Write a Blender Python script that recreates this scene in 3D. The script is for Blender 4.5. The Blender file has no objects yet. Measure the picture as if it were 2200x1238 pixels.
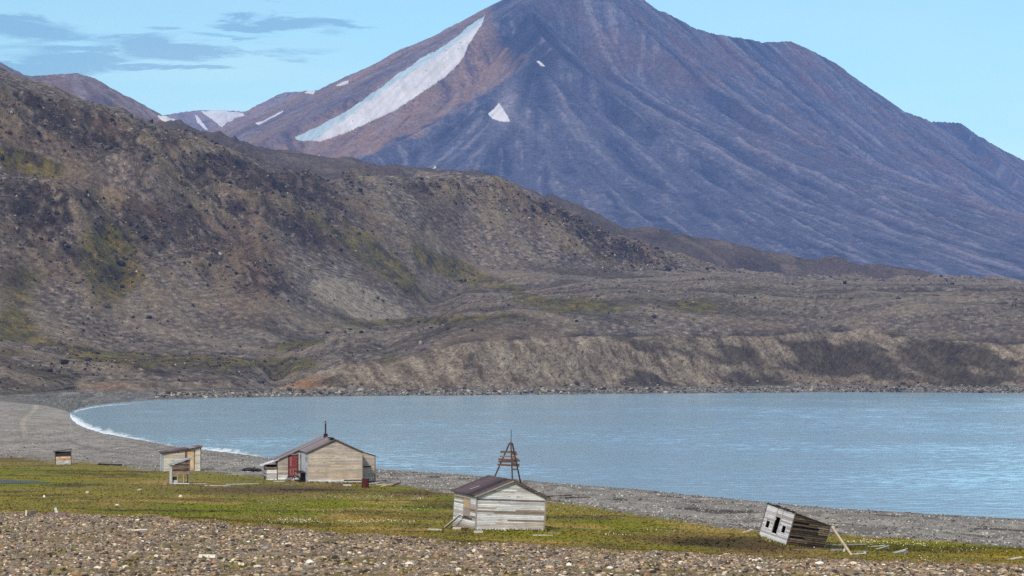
SKY_TINT = (0.93, 1.09, 0.95); SKY_STR = 0.11; SUN_E = 2.4; EXPO = 0.46
HAZE = 4.6e-5; HAZE_COL = (0.24, 0.44, 1.0, 1)
import bpy, math, random
import numpy as np
from mathutils import Vector, Matrix, Euler

rng = np.random.default_rng(7)
random.seed(7)
S = bpy.context.scene
COL = S.collection

# ------------------------------------------------------------------ camera model
F, CX, HY, EYE = 4962.0, 1100.0, 790.0, 14.0     # focal length in photo pixels, principal column, horizon row, eye height


def P(px, py, d):
    return np.array([(px - CX) / F * d, d, EYE - (py - HY) / F * d])


def lin(r, g, b):
    c = np.array([r, g, b], dtype=float) / 255.0
    return np.where(c <= 0.04045, c / 12.92, ((c + 0.055) / 1.055) ** 2.4)


# ------------------------------------------------------------------ noise
_perm = rng.permutation(4096).astype(np.int32)
_ang = rng.random(4096) * 2 * math.pi
_gx, _gy = np.cos(_ang).astype(np.float32), np.sin(_ang).astype(np.float32)


def gnoise(x, y, seed=0):
    x, y = np.broadcast_arrays(np.asarray(x), np.asarray(y))
    x = (x + seed * 17.31).astype(np.float32); y = (y - seed * 9.77).astype(np.float32)
    xi, yi = np.floor(x), np.floor(y)
    xf, yf = x - xi, y - yi
    xi, yi = xi.astype(np.int32), yi.astype(np.int32)
    h0, h1 = _perm[xi & 4095], _perm[(xi + 1) & 4095]

    def g(h, j, dx, dy):
        k = _perm[(h + j) & 4095]
        return _gx[k] * dx + _gy[k] * dy
    u = xf * xf * (3 - 2 * xf); v = yf * yf * (3 - 2 * yf)
    a = g(h0, yi, xf, yf); b = g(h1, yi, xf - 1, yf)
    c = g(h0, yi + 1, xf, yf - 1); d = g(h1, yi + 1, xf - 1, yf - 1)
    a += u * (b - a); c += u * (d - c)
    return (a + v * (c - a)) * np.float32(1.5)


def fbm(x, y, octv=5, seed=0, gain=0.5, lac=2.07):
    t = 0; a = 1.0; n = 0
    for i in range(octv):
        t = t + a * gnoise(x, y, seed + i * 3.1); n += a
        x = x * lac + 3.7; y = y * lac - 1.3; a *= gain
    return t / n


def ridged(x, y, octv=5, seed=0, gain=0.5):
    t = 0; a = 1.0; n = 0; w = 1.0
    for i in range(octv):
        r = 1 - np.abs(gnoise(x, y, seed + i * 5.3)); r = r * r * w
        t = t + a * r; n += a; w = np.clip(r * 1.6, 0, 1)
        x = x * 2.1 + 1.7; y = y * 2.1 + 5.1; a *= gain
    return t / n


def sstep(a, b, x):
    t = np.clip((x - a) / (b - a), 0, 1)
    return t * t * (3 - 2 * t)


def gauss(px, py, cx, cy, rx, ry, ang=0.0):
    dx, dy = px - cx, py - cy
    c, s = math.cos(math.radians(ang)), math.sin(math.radians(ang))
    u, v = (dx * c + dy * s) / rx, (-dx * s + dy * c) / ry
    return np.exp(-(u * u + v * v))


def curve(pts, px):
    a = np.array(pts, dtype=float)
    return np.interp(px, a[:, 0], a[:, 1])


def smooth_curve(pts, px, w=9):
    v = curve(pts, px)
    return v


def mixc(c, m, col):
    return c * (1 - m[..., None]) + np.asarray(col) * m[..., None]


# ------------------------------------------------------------------ object helpers
def tag(o, label=None, cat=None, group=None, kind=None):
    if label: o['label'] = label
    if cat: o['category'] = cat
    if group: o['group'] = group
    if kind: o['kind'] = kind
    return o


def mesh_np(name, verts, faces, mat, col=None, smooth=False, parent=None, extra=None):
    """faces: (n,3) or (n,4) array"""
    me = bpy.data.meshes.new(name)
    verts = np.ascontiguousarray(verts, dtype=np.float32); faces = np.ascontiguousarray(faces, dtype=np.int32)
    nf, k = faces.shape
    me.vertices.add(len(verts)); me.vertices.foreach_set('co', verts.ravel())
    me.loops.add(nf * k); me.loops.foreach_set('vertex_index', faces.ravel())
    me.polygons.add(nf)
    me.polygons.foreach_set('loop_start', np.arange(0, nf * k, k, dtype=np.int32))
    me.polygons.foreach_set('loop_total', np.full(nf, k, dtype=np.int32))
    me.polygons.foreach_set('use_smooth', np.full(nf, smooth, dtype=bool))
    if col is not None:
        at = me.color_attributes.new('Col', 'FLOAT_COLOR', 'POINT')
        c = np.ones((len(verts), 4), dtype=np.float32); c[:, :3] = np.clip(col, 0, 1)
        at.data.foreach_set('color', c.ravel())
    me.update(calc_edges=True)
    me.materials.append(mat)
    o = bpy.data.objects.new(name, me); COL.objects.link(o)
    if parent: o.parent = parent
    return o


def grid_faces(R, C):
    i = np.arange(R * C).reshape(R, C)
    return np.stack([i[:-1, :-1], i[:-1, 1:], i[1:, 1:], i[1:, :-1]], -1).reshape(-1, 4)


def grid_mesh(name, X, Y, Z, col, mat):
    R, C = X.shape
    v = np.stack([X, Y, Z], -1).reshape(-1, 3)
    return mesh_np(name, v, grid_faces(R, C), mat, col.reshape(-1, 3), smooth=True)


class NT:
    def __init__(self, tree):
        self.t = tree; self.n = tree.nodes; self.l = tree.links

    def new(self, typ, **kw):
        n = self.n.new(typ)
        for k, v in kw.items():
            if k in n.inputs:
                n.inputs[k].default_value = v
            else:
                setattr(n, k, v)
        return n

    def link(self, a, b): self.l.new(a, b)

    def math(self, op, a, b=None, c=None, clamp=False):
        n = self.n.new('ShaderNodeMath'); n.operation = op; n.use_clamp = clamp
        for i, v in enumerate((a, b, c)):
            if v is None: continue
            if isinstance(v, (int, float)): n.inputs[i].default_value = v
            else: self.l.new(v, n.inputs[i])
        return n.outputs[0]

    def ramp(self, fac, stops, interp='LINEAR'):
        n = self.n.new('ShaderNodeValToRGB'); n.color_ramp.interpolation = interp
        e = n.color_ramp.elements
        while len(e) < len(stops): e.new(0.5)
        for el, (p, c) in zip(e, stops):
            el.position = p
            el.color = (c, c, c, 1) if isinstance(c, (int, float)) else (*c, 1)
        self.l.new(fac, n.inputs[0])
        return n.outputs[0]

    def mix(self, typ, fac, a, b):
        n = self.n.new('ShaderNodeMix'); n.data_type = 'RGBA'; n.blend_type = typ
        for s, v in ((0, fac), (6, a), (7, b)):
            if isinstance(v, (int, float)): n.inputs[s].default_value = v
            elif isinstance(v, (tuple, list)): n.inputs[s].default_value = (*v, 1) if len(v) == 3 else v
            else: self.l.new(v, n.inputs[s])
        return n.outputs[2]

    def noise(self, vec, scale, detail=4, rough=0.6, dist=0.0):
        n = self.n.new('ShaderNodeTexNoise')
        n.inputs['Scale'].default_value = scale; n.inputs['Detail'].default_value = detail
        n.inputs['Roughness'].default_value = rough; n.inputs['Distortion'].default_value = dist
        if vec is not None: self.l.new(vec, n.inputs['Vector'])
        return n.outputs['Fac']


def base_mat(name):
    m = bpy.data.materials.new(name); m.use_nodes = True
    t = NT(m.node_tree)
    b = m.node_tree.nodes['Principled BSDF']
    return m, t, b


def vcol_mat(name, octaves, rough=0.95, bump=0.0, bump_scale=1.0, bump_dist=1.0, stretch=None, spec=0.1):
    """vertex colour times several octaves of object-space noise; octaves: (scale 1/m, low, high)"""
    m, t, b = base_mat(name)
    tc = t.new('ShaderNodeTexCoord')
    vec = tc.outputs['Object']
    if stretch:
        mp = t.new('ShaderNodeMapping'); mp.inputs['Scale'].default_value = stretch
        t.link(vec, mp.inputs[0]); vec = mp.outputs[0]
    a = t.new('ShaderNodeVertexColor', layer_name='Col')
    c = a.outputs['Color']
    for sc, lo, hi in octaves:
        f = t.ramp(t.noise(vec, sc, 5, 0.65), [(0.28, lo), (0.72, hi)])
        c = t.mix('MULTIPLY', 1.0, c, f)
    t.link(c, b.inputs['Base Color'])
    b.inputs['Roughness'].default_value = rough
    b.inputs['Specular IOR Level'].default_value = spec
    if bump:
        bn = t.new('ShaderNodeBump'); bn.inputs['Strength'].default_value = bump; bn.inputs['Distance'].default_value = bump_dist
        t.link(t.noise(vec, bump_scale, 8, 0.7), bn.inputs['Height']); t.link(bn.outputs[0], b.inputs['Normal'])
    return m


# ------------------------------------------------------------------ columns of the terrain sheets
def columns(step):
    mid = np.arange(-90, 2290 + step, step)
    side = np.cumsum(np.geomspace(step * 2, 150, 34))
    return np.concatenate([(-90 - side)[::-1], mid, 2290 + side])


def pchip_rows(D, Z, A, nseg):
    """D, Z (K,C): control distances and heights; rows spaced evenly in log d in each segment."""
    L = np.log(D); K, C = L.shape
    h = np.diff(L, axis=0); s = np.diff(Z, axis=0) / h
    m = np.zeros_like(Z)
    for k in range(1, K - 1):
        s0, s1 = s[k - 1], s[k]; w1, w2 = 2 * h[k] + h[k - 1], h[k] + 2 * h[k - 1]
        with np.errstate(divide='ignore', invalid='ignore'):
            v = (w1 + w2) / (w1 / s0 + w2 / s1)
        m[k] = np.where(s0 * s1 > 0, v, 0)
    m[0] = s[0]; m[-1] = s[-1]
    Ls, Zs, As, Ts = [], [], [], []
    for k in range(K - 1):
        n = nseg[k]
        t = np.linspace(0, 1, n, endpoint=False)
        if k == K - 2: t = np.linspace(0, 1, n)
        for q in t:
            Ls.append(L[k] + q * h[k])
            q2, q3 = q * q, q * q * q
            Zs.append((2 * q3 - 3 * q2 + 1) * Z[k] + (q3 - 2 * q2 + q) * h[k] * m[k] + (-2 * q3 + 3 * q2) * Z[k + 1] + (q3 - q2) * h[k] * m[k + 1])
            As.append(A[k] * (1 - q) + A[k + 1] * q); Ts.append(k + q)
    return np.exp(np.array(Ls)), np.array(Zs), np.array(As), np.array(Ts)


class Sheet:
    """a polar height sheet: lookups of the visible point under a pixel and of the height at x, y"""
    def __init__(self, px, D, Z):
        self.px, self.D, self.Z = px, D, Z
        self.py = HY + (EYE - Z) * F / D
        self.run = np.minimum.accumulate(self.py, axis=0)

    def hit(self, px, py, rmin=0):
        c = int(np.argmin(np.abs(self.px - px)))
        col = self.run[rmin:, c] if rmin == 0 else np.minimum.accumulate(self.py[rmin:, c])
        i = int(np.searchsorted(-col, -py))
        i = min(max(i, 1), len(col) - 1)
        a, b = col[i - 1], col[i]
        t = 0 if a == b else min(max((a - py) / (a - b), 0), 1)
        d = self.D[rmin + i - 1, c] * (1 - t) + self.D[rmin + i, c] * t
        z = np.interp(d, self.D[:, c], self.Z[:, c])
        return np.array([(px - CX) / F * d, d, z])

    def hits(self, px, py, rmin=0):
        return np.array([self.hit(a, b, rmin) for a, b in zip(px, py)])

    def z(self, x, y):
        x = np.atleast_1d(np.asarray(x, float)); y = np.atleast_1d(np.asarray(y, float))
        px = x / y * F + CX
        c = np.clip(np.searchsorted(self.px, px), 1, len(self.px) - 1)
        w = np.clip((px - self.px[c - 1]) / (self.px[c] - self.px[c - 1]), 0, 1)
        out = np.zeros(len(x))
        order = np.argsort(c); cs = c[order]
        st = np.flatnonzero(np.r_[True, np.diff(cs) > 0]); en = np.r_[st[1:], len(cs)]
        for a, b in zip(st, en):
            k = order[a:b]; cc = cs[a]
            z0 = np.interp(y[k], self.D[:, cc - 1], self.Z[:, cc - 1]); z1 = np.interp(y[k], self.D[:, cc], self.Z[:, cc])
            out[k] = z0 * (1 - w[k]) + z1 * w[k]
        return out


# ------------------------------------------------------------------ land: control curves (photo column -> row, distance)
PX = columns(1.7)
GE = curve([(-1400, 1085), (0, 1104), (150, 1108), (300, 1112), (540, 1130), (800, 1150), (1000, 1166), (1200, 1176), (1500, 1191), (1800, 1206), (2200, 1219), (3600, 1240)], PX)
GE = GE + 4.0 * gnoise(PX / 60, PX * 0) + 2 * gnoise(PX / 17, PX * 0 + 5)
R3 = curve([(-1400, 980), (0, 984), (150, 992), (300, 1006), (440, 1016), (560, 1024), (700, 1031), (860, 1045), (960, 1058), (1200, 1082), (1400, 1112), (1550, 1134), (1700, 1145), (2000, 1162), (2200, 1178), (3600, 1215)], PX)
R3 = R3 + 2.5 * gnoise(PX / 70, PX * 0 + 9)
NW = curve([(-1400, 900), (0, 905), (100, 898), (150, 893), (156, 902), (165, 910), (190, 921), (220, 930), (300, 945), (400, 963), (480, 971), (560, 981), (680, 995), (810, 1008), (960, 1018), (1200, 1038), (1400, 1055), (1600, 1075), (1800, 1093), (2000, 1105), (2200, 1115), (3600, 1170)], PX)
FW = curve([(-1400, 852), (0, 856), (100, 868), (140, 880), (150, 887), (165, 879), (190, 873), (220, 868), (330, 859), (500, 855), (700, 852), (1000, 850), (1400, 846), (1800, 843), (2200, 845), (3600, 845)], PX)
BT = curve([(-1400, 848), (0, 850), (162, 842), (355, 841), (500, 840), (600, 838), (1000, 837), (1400, 832), (1800, 829), (2200, 833), (3600, 833)], PX)
BK = curve([(-1400, 838), (0, 845), (48, 842), (107, 834), (162, 823), (291, 816), (355, 819), (485, 811), (560, 822), (585, 833), (614, 828), (680, 803), (740, 778), (800, 775), (830, 783), (870, 766), (926, 748), (1007, 733), (1120, 727), (1250, 720), (1400, 720), (1618, 720), (1709, 713), (1862, 706), (1927, 719), (2000, 730), (2100, 733), (2200, 738), (3600, 745)], PX)
BK = BK + 1.6 * gnoise(PX / 23, PX * 0 + 2)
FT = curve([(-1400, 690), (0, 722), (130, 750), (250, 764), (400, 766), (520, 755), (600, 745), (650, 735), (720, 703), (800, 694), (890, 690), (930, 668), (1000, 608), (1200, 588), (1400, 582), (1540, 585), (1700, 604), (2060, 607), (2200, 611), (3600, 614)], PX)
FTd = curve([(-1400, 1250), (0, 1250), (200, 1280), (560, 1350), (640, 1400), (720, 1480), (890, 1620), (1000, 1850), (1200, 1950), (1400, 2080), (1540, 2200), (1700, 2450), (2200, 2550), (3600, 2600)], PX)
RG = curve([(-1400, -150), (-600, -20), (0, 160), (60, 185), (130, 202), (250, 242), (370, 290), (480, 324), (560, 355), (640, 381), (700, 389), (760, 381), (860, 378), (960, 380), (1070, 388), (1110, 405), (1150, 425), (1230, 462), (1300, 500), (1380, 530), (1450, 552), (1530, 577), (1600, 591), (1700, 598), (2060, 602), (2200, 606), (3600, 608)], PX)
RGd = curve([(-1400, 1700), (0, 1750), (560, 1900), (960, 2150), (1300, 2250), (1530, 2350), (1700, 2600), (2200, 2700), (3600, 2700)], PX)
R2 = curve([(-1400, 300), (0, 330), (280, 303), (370, 290), (450, 306), (560, 336), (650, 348), (760, 358), (860, 369), (950, 379), (1000, 384), (1100, 402), (1180, 431), (1250, 456), (1330, 489), (1400, 497), (1480, 507), (1560, 526), (1650, 548), (1700, 552), (1800, 559), (1900, 580), (2000, 593), (2080, 603), (2200, 612), (3600, 620)], PX)
R2d = np.full_like(PX, 3000.0)


def smooth1(a, n=3):
    for _ in range(n):
        a = np.convolve(np.pad(a, 2, 'edge'), [1, 2, 3, 2, 1], 'valid') / 9
    return a


FT, FTd, RG, R2, BT = (smooth1(v, 8) for v in (FT, FTd, RG, R2, BT))
BK = smooth1(BK, 2)


def zfrom(py, d): return EYE - (py - HY) / F * d
def dfrom(py, z): return F * (EYE - z) / (py - HY)


left = np.clip((150 - PX) / 120, 0, 1)
zl = 1.1 * left ** 0.8
deep = np.clip((PX - 150) / 160, 0, 1)
one = np.ones_like(PX)
nwd, fwd = dfrom(NW, zl), dfrom(FW, zl)
fwd = np.maximum(fwd, nwd * 1.05)
btd = np.maximum(fwd + 16, dfrom(BT, np.interp(PX, [600, 1400], [2.2, 3.0])))
bkd = btd + (BT - BK) * btd / F * 1.35 + 7
ctl = [  # distance, height, roughness
    (3 * one, 12.3 * one, 0.02), (40 * one, 9.3 * one, 0.1), (dfrom(1245 * one, 6.5), 6.5 * one, 0.15), (dfrom(GE, 4.3), 4.3 * one, 0.18),
    (dfrom(GE - 14, 2.6), 2.6 * one, 0.16), (dfrom(R3, 1.7), 1.7 * one, 0.16), (nwd, zl, 0.10),
    (nwd ** .8 * fwd ** .2, np.where(PX < 150, zl, -2.5 * deep), 0.10),
    (nwd ** .5 * fwd ** .5, np.where(PX < 150, zl, -6 * deep), 0.1),
    (nwd ** .15 * fwd ** .85, np.where(PX < 150, zl, -2.5 * deep), 0.1),
    (fwd, zl, 0.08), (btd, zfrom(BT, btd), 0.3), (bkd, zfrom(BK, bkd), 0.5), (FTd, zfrom(FT, FTd), 1.5),
    (RGd, zfrom(RG, RGd), 4.0), (RGd * 1.05, zfrom(RG, RGd) - 14, 4.0), (R2d, zfrom(R2, R2d), 4.0),
    (R2d * 1.06, zfrom(R2, R2d) - 25, 3.0), (3920 * one, np.maximum(zfrom(R2, R2d) - 170, 15), 2.0)]
D = np.array([c[0] for c in ctl]); Zc = np.array([c[1] for c in ctl]); Ac = np.array([c[2] * one for c in ctl])
NSEG = [6, 8, 60, 50, 120, 110, 14, 12, 12, 14, 16, 70, 150, 330, 12, 60, 6, 12]
D, Z, A, T = pchip_rows(D, Zc, Ac, NSEG)
T = T[:, None] * np.ones_like(D)
PXg = np.ones_like(D) * PX[None, :]
Xg = (PXg - CX) / F * D
PYg = HY + (EYE - Z) * F / D          # undisplaced rows
rowcut = sum(NSEG[:9])                 # the sheet is split in the middle of the bay

hillm = sstep(13.0, 13.25, T)          # hill slope proper
low = sstep(12.0, 12.12, T) * (1 - hillm)
bank = sstep(11.0, 11.1, T) * (1 - sstep(11.93, 12.02, T))
# big shapes on the land
feat = (24 * gauss(PXg, PYg, 340, 380, 105, 45, 18) - 15 * gauss(PXg, PYg, 100, 352, 105, 26, 12) - 9 * gauss(PXg, PYg, 205, 405, 55, 18, -30) - 12 * gauss(PXg, PYg, 255, 560, 45, 80, -25)
        + 14 * gauss(PXg, PYg, 120, 455, 150, 42, 12) + 10 * gauss(PXg, PYg, 730, 640, 120, 40, 18) - 6 * gauss(PXg, PYg, 850, 560, 110, 28, 35)
        + 8 * gauss(PXg, PYg, 1250, 520, 160, 28, 18) + 6 * gauss(PXg, PYg, 620, 500, 90, 60, 40) - 6 * gauss(PXg, PYg, 480, 520, 45, 120, -35)
        + 5 * gauss(PXg, PYg, 930, 440, 120, 30, 10))
feat2 = (4 * gauss(PXg, PYg, 300, 800, 200, 16, 8) - 4 * gauss(PXg, PYg, 590, 795, 26, 40, -20) - 3.5 * gauss(PXg, PYg, 845, 782, 38, 14, -15)
         + 5 * gauss(PXg, PYg, 1100, 690, 130, 12, -3) + 4 * gauss(PXg, PYg, 1700, 660, 240, 14, 3) - 3 * gauss(PXg, PYg, 1300, 650, 120, 12)
         + 5 * gauss(PXg, PYg, 2050, 690, 160, 18, 14) + 4 * gauss(PXg, PYg, 780, 735, 140, 10, -4) + 5 * gauss(PXg, PYg, 1180, 608, 160, 12, 6))
Z = Z + feat * sstep(13.0, 13.3, T) * (1 - sstep(13.9, 14.0, T)) + feat2 * sstep(12.0, 12.2, T) * (1 - sstep(13.0, 13.3, T))
# roughness: gullies down the fall line, crags, mounds
_ALL = dict(Xg=Xg, D=D, T=T, PXg=PXg, PYg=PYg, A=A, hillm=hillm, low=low, bank=bank)
rB = int(np.searchsorted(T[:, 0], 10.99)); rL = int(np.searchsorted(T[:, 0], 11.9)); rU = int(np.searchsorted(T[:, 0], 12.03))
q = slice(rL, None)
x_, d_ = Xg[q], D[q]
wx = x_ + 14 * fbm(x_ / 60, d_ / 60, 3, 31); wy = d_ + 14 * fbm(x_ / 60, d_ / 60, 3, 37)
cr = ridged(wx / 95, wy / 95, 6, 3) - 0.42
ub, vb = x_ * 0.62 + Z[q] * 0.78, x_ * 0.78 - Z[q] * 0.62      # across and along the fall line of the hillside
crag = 0.55 + 0.9 * sstep(-0.1, 0.35, fbm(x_ / 170, d_ / 170, 3, 71)) + 1.1 * gauss(PXg[q], PYg[q], 200, 460, 220, 70, 10)
fine3 = fbm(x_ / 9, d_ / 9, 4, 23)
_o = sum(w_ * gauss(PXg[q], PYg[q], *g_) for w_, g_ in [(.55, (160, 270, 230, 50, 22)), (.7, (170, 480, 170, 62, 12)), (.5, (420, 400, 150, 60, 30)), (.5, (600, 440, 170, 50, 38)), (.55, (950, 420, 240, 34, 10)), (.5, (1270, 510, 160, 24, 22)), (.4, (520, 590, 120, 60, 40)), (.4, (30, 230, 80, 50, 0))])
OUT = sstep(0.0, 0.36, _o - .06 + 0.75 * fbm(ub / 60, vb / 120, 5, 75) - .5 * gauss(PXg[q], PYg[q], 770, 640, 120, 40, 22) - .4 * gauss(PXg[q], PYg[q], 450, 680, 250, 60, 10)) * (T[q] > 12.7)
cliff = np.tanh(5 * fbm(wx / 55, wy / 55, 3, 91))
Z[q] += hillm[q] * OUT * (A[q] / 4) * 4.0 * cliff
rib = ridged(ub / 42 + .5 * fbm(x_ / 80, d_ / 80, 2, 81), vb / 170, 4, 83) - .45
Z[q] += hillm[q] * A[q] * (2.3 * rib + 1.8 * cr * crag + 0.45 * fbm(ub / 16, vb / 60, 4, 11) + (0.2 + .6 * OUT) * fine3 + (0.25 + 1.5 * OUT) * (ridged(ub / 10, vb / 20, 4, 13) - .45))
terr = ridged(d_ / 95 + .7 * fbm(x_ / 160, d_ / 160, 3, 87), x_ / 330, 3, 89) - .5
Z[q] += low[q] * sstep(12.03, 12.2, T[q]) * 4.5 * terr * np.interp(PXg[q], [0, 500, 800], [.35, .5, 1])
Z[q] += low[q] * (3.4 * fbm(x_ / 45, d_ / 90, 4, 5) * sstep(12.02, 12.25, T[q]) + 0.6 * fbm(x_ / 14, d_ / 26, 4, 15) + 1.1 * (ridged(x_ / 70, d_ / 40, 4, 9) - 0.5))
q = slice(rB, rU)
gul = ridged(Xg[q] / 26 + 0.6 * fbm(Xg[q] / 50, T[q] * 3, 2, 6), T[q] * 1.2, 4, 41)
Z[q] += bank[q] * (4.2 * (gul - 0.5) + 0.9 * fbm(Xg[q] / 5, T[q] * 12, 4, 43)) * np.clip((BT - BK) / 80, 0.15, 1) * np.sin(np.clip(T[q] - 11, 0, 1) * math.pi) ** 0.5
near = 1 - sstep(6.0, 6.6, T) * (PXg > 140)
Z = Z + near * (T < 11) * A * (1.0 * fbm(Xg / 14, D / 14, 4, 51) + 0.5 * fbm(Xg / 2.5, D / 2.5, 3, 52)) * np.where(T < 6, 1, 0.5)
pond = gauss(PXg, PYg, 20, 1036, 75, 6) * (T < 6)
Z = np.where(pond > 0.25, Z * 0 + np.median(Z[pond > 0.5]), Z)
# the ground fits under the toppled hut: hummock on its left, hollow on its right
HUT_AT = P(1689, 1173.0, 150.0)
HUT_ROT = Matrix.Rotation(math.radians(16), 3, 'Y') @ Matrix.Rotation(math.radians(2.7), 3, 'X') @ Matrix.Rotation(math.radians(56), 3, 'Z')
_hm = np.array(HUT_ROT)
_ex, _ey = _hm @ np.array([1.0, 0, 0]), _hm @ np.array([0, 1.0, 0])
_det = _ex[0] * _ey[1] - _ex[1] * _ey[0]
_dx, _dy = Xg - HUT_AT[0], D - HUT_AT[1]
_u, _v = (_dx * _ey[1] - _dy * _ey[0]) / _det, (-_dx * _ex[1] + _dy * _ex[0]) / _det
_uc, _vc = np.clip(_u, -.2, 5.6), np.clip(_v, -.2, 2.3)
_ds = np.hypot((_u - _uc), (_v - _vc))
_pl = HUT_AT[2] + _uc * _ex[2] + _vc * _ey[2] - 0.09
_wt = np.exp(-(_ds / 2.2) ** 2) * (np.abs(D - 150) < 25)
Z = Z * (1 - _wt) + _pl * _wt
# berm ridges along the near beach
bt5 = np.clip(T - 5, 0, 1)
Z = Z + (T > 5) * (T < 6) * 0.18 * np.sin(bt5 * 26 + 3 * fbm(PXg / 300, T * 0, 2, 8)) * np.sin(bt5 * math.pi)
LAND = Sheet(PX, D, Z)
PYd = LAND.py

# ------------------------------------------------------------------ land colours (albedo per vertex)
def sl(r, g, b, k=1.0): return lin(r, g, b) * k


rock_d, rock_m, rock_l = sl(62, 54, 52), sl(104, 95, 91), sl(158, 150, 141)
olive, yellow, sandc, sandl, darkveg = sl(92, 88, 48), sl(124, 110, 54), sl(130, 115, 100), sl(154, 139, 122), sl(58, 52, 42)
LANDC = np.ones(D.shape + (3,), dtype=np.float32) * rock_m.astype(np.float32)
t1 = T[:, 0]


def rows(lo, hi): return slice(int(np.searchsorted(t1, lo)), int(np.searchsorted(t1, hi)))


def colour_hills():
    s_ = slice(rL, None)
    X, d, z, t, px, py = Xg[s_], D[s_], Z[s_], T[s_], PXg[s_], PYd[s_]
    n1 = fbm(X / 40, d / 70, 4, 101); n2 = fbm(ub / 7, vb / 26, 5, 103); n3 = fbm(X / 4, z / 2.5 + d / 9, 4, 105); n4 = fbm(X / 18, d / 30, 4, 107)
    c = np.ones(d.shape + (3,), dtype=np.float32) * sl(112, 104, 101)              # scree
    c = mixc(c, 0.6 * sstep(0.02, 0.34, n2 + 0.3 * n1), sl(76, 68, 63))
    c = mixc(c, 0.5 * sstep(0.06, 0.4, -n2 + 0.4 * n4), sl(134, 124, 113))
    c = mixc(c, 0.7 * sstep(0.06, 0.3, n3), sl(56, 48, 45))
    c = mixc(c, 0.7 * sstep(0.12, 0.34, -n3), sl(164, 154, 142))
    n5 = fbm(ub / 2.6, vb / 9, 4, 104)
    o = np.ones_like(c) * sl(86, 77, 73)                                         # outcrops
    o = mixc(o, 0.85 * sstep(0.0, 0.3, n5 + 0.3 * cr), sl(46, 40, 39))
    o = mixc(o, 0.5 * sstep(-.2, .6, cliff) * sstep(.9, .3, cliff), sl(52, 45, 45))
    o = mixc(o, 0.7 * sstep(0.06, 0.36, -n5 + 0.3 * n2), sl(142, 130, 122))
    o = mixc(o, 0.6 * sstep(0.05, 0.35, n2), sl(84, 62, 52))
    o = mixc(o, 0.5 * sstep(0.14, 0.36, n3), sl(40, 34, 34))
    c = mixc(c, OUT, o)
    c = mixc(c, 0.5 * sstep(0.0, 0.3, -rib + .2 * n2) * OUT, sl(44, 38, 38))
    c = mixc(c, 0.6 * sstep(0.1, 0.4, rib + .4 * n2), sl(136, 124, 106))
    c = mixc(c, 0.4 * sstep(0.0, 0.35, fbm(X / 60, d / 90, 4, 111)), sl(104, 86, 72))
    lowc = np.ones_like(c) * sl(112, 103, 97)           # the lowland is greyer and smoother than the hill
    lowc = mixc(lowc, 0.85 * sstep(0.05, 0.33, 0.7 * fbm(X / 50, d / 34, 5, 121) + .6 * fbm(X / 70, d / 12, 4, 122)), sl(64, 56, 53))
    lowc = mixc(lowc, 0.7 * sstep(0.05, 0.35, fbm(X / 60, d / 26, 5, 123)), sl(134, 125, 115))
    lowc = mixc(lowc, 0.55 * sstep(0.05, 0.3, n3), rock_d)
    lowc = mixc(lowc, 0.55 * sstep(0.12, 0.35, -n3), rock_l)
    lowc = mixc(lowc, 0.6 * sstep(0.05, 0.35, terr), sl(138, 127, 112))
    lowc = mixc(lowc, 0.6 * sstep(0.1, 0.4, -terr + .3 * n4), sl(72, 66, 52))
    lm = np.clip(low[s_] + (t > 12.9) * (1 - hillm[s_]), 0, 1)
    c = mixc(c, np.maximum(lm, sstep(15.05, 15.4, t) * 0.5), lowc)
    far2 = sstep(15.02, 15.2, t)
    c = mixc(c, 0.75 * far2, mixc(mixc(np.ones_like(c) * sl(80, 70, 70), .8 * sstep(0, .3, fbm(X / 60, d / 160, 5, 113)), sl(54, 46, 48)), .6 * sstep(.1, .35, -fbm(X / 50, d / 90, 5, 115)), sl(120, 108, 98)))
    c = mixc(c, 0.8 * sstep(.3, .6, gauss(px, py, 765, 645, 125, 38, 20) + .2 * n4), mixc(np.ones_like(c) * sl(158, 149, 138), .6 * sstep(.05, .3, n3), sl(104, 96, 90)))
    c = mixc(c, 0.7 * gauss(px, py, 240, 430, 26, 26), sl(150, 132, 104))
    vegn = fbm(X / 26, d / 40, 5, 131)
    veg = sum(w * gauss(px, py, *g) for w, g in [
        (2.2, (60, 350, 80, 22, 14)), (1.5, (235, 575, 70, 85, -15)), (2.0, (400, 775, 230, 13, 2)), (1.0, (30, 700, 60, 60, 30)), (1.0, (170, 752, 160, 10, 14)),
        (1.0, (620, 790, 60, 40, -10)), (1.9, (900, 690, 190, 8, -3)), (1.0, (850, 600, 120, 24, 35)), (1.7, (960, 575, 70, 22, 30)), (1.1, (1060, 605, 130, 14, 22)),
        (1.7, (1240, 655, 120, 14, 4)), (1.2, (1490, 657, 80, 14, 6)), (0.9, (1620, 620, 60, 6, 0)), (1.2, (840, 775, 44, 12, -8)), (0.6, (700, 470, 160, 50, 35)), (1.0, (640, 740, 80, 10, -6)),
        (0.9, (820, 540, 80, 14, 35)), (0.8, (60, 600, 50, 50, 40)), (1.0, (1860, 715, 110, 7, 0)), (0.5, (1700, 560, 90, 12, 12)), (0.5, (1250, 545, 160, 16, 14)), (0.5, (150, 815, 130, 14, 5))])
    vm = sstep(0.42, 0.95, veg + 0.75 * vegn) * (t > 12)
    vc = np.ones_like(c) * olive
    vc = mixc(vc, sstep(-0.1, 0.35, fbm(X / 12, d / 18, 3, 133)), yellow)
    vc = mixc(vc, sstep(0.0, 0.3, fbm(X / 8, d / 14, 3, 134)), darkveg)
    c = mixc(c, vm * 0.78, vc)
    dv = gauss(px, py, 225, 585, 65, 22, 10) + 0.7 * gauss(px, py, 870, 620, 120, 16, 30) + 0.8 * gauss(px, py, 25, 600, 45, 40, 40)
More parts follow.
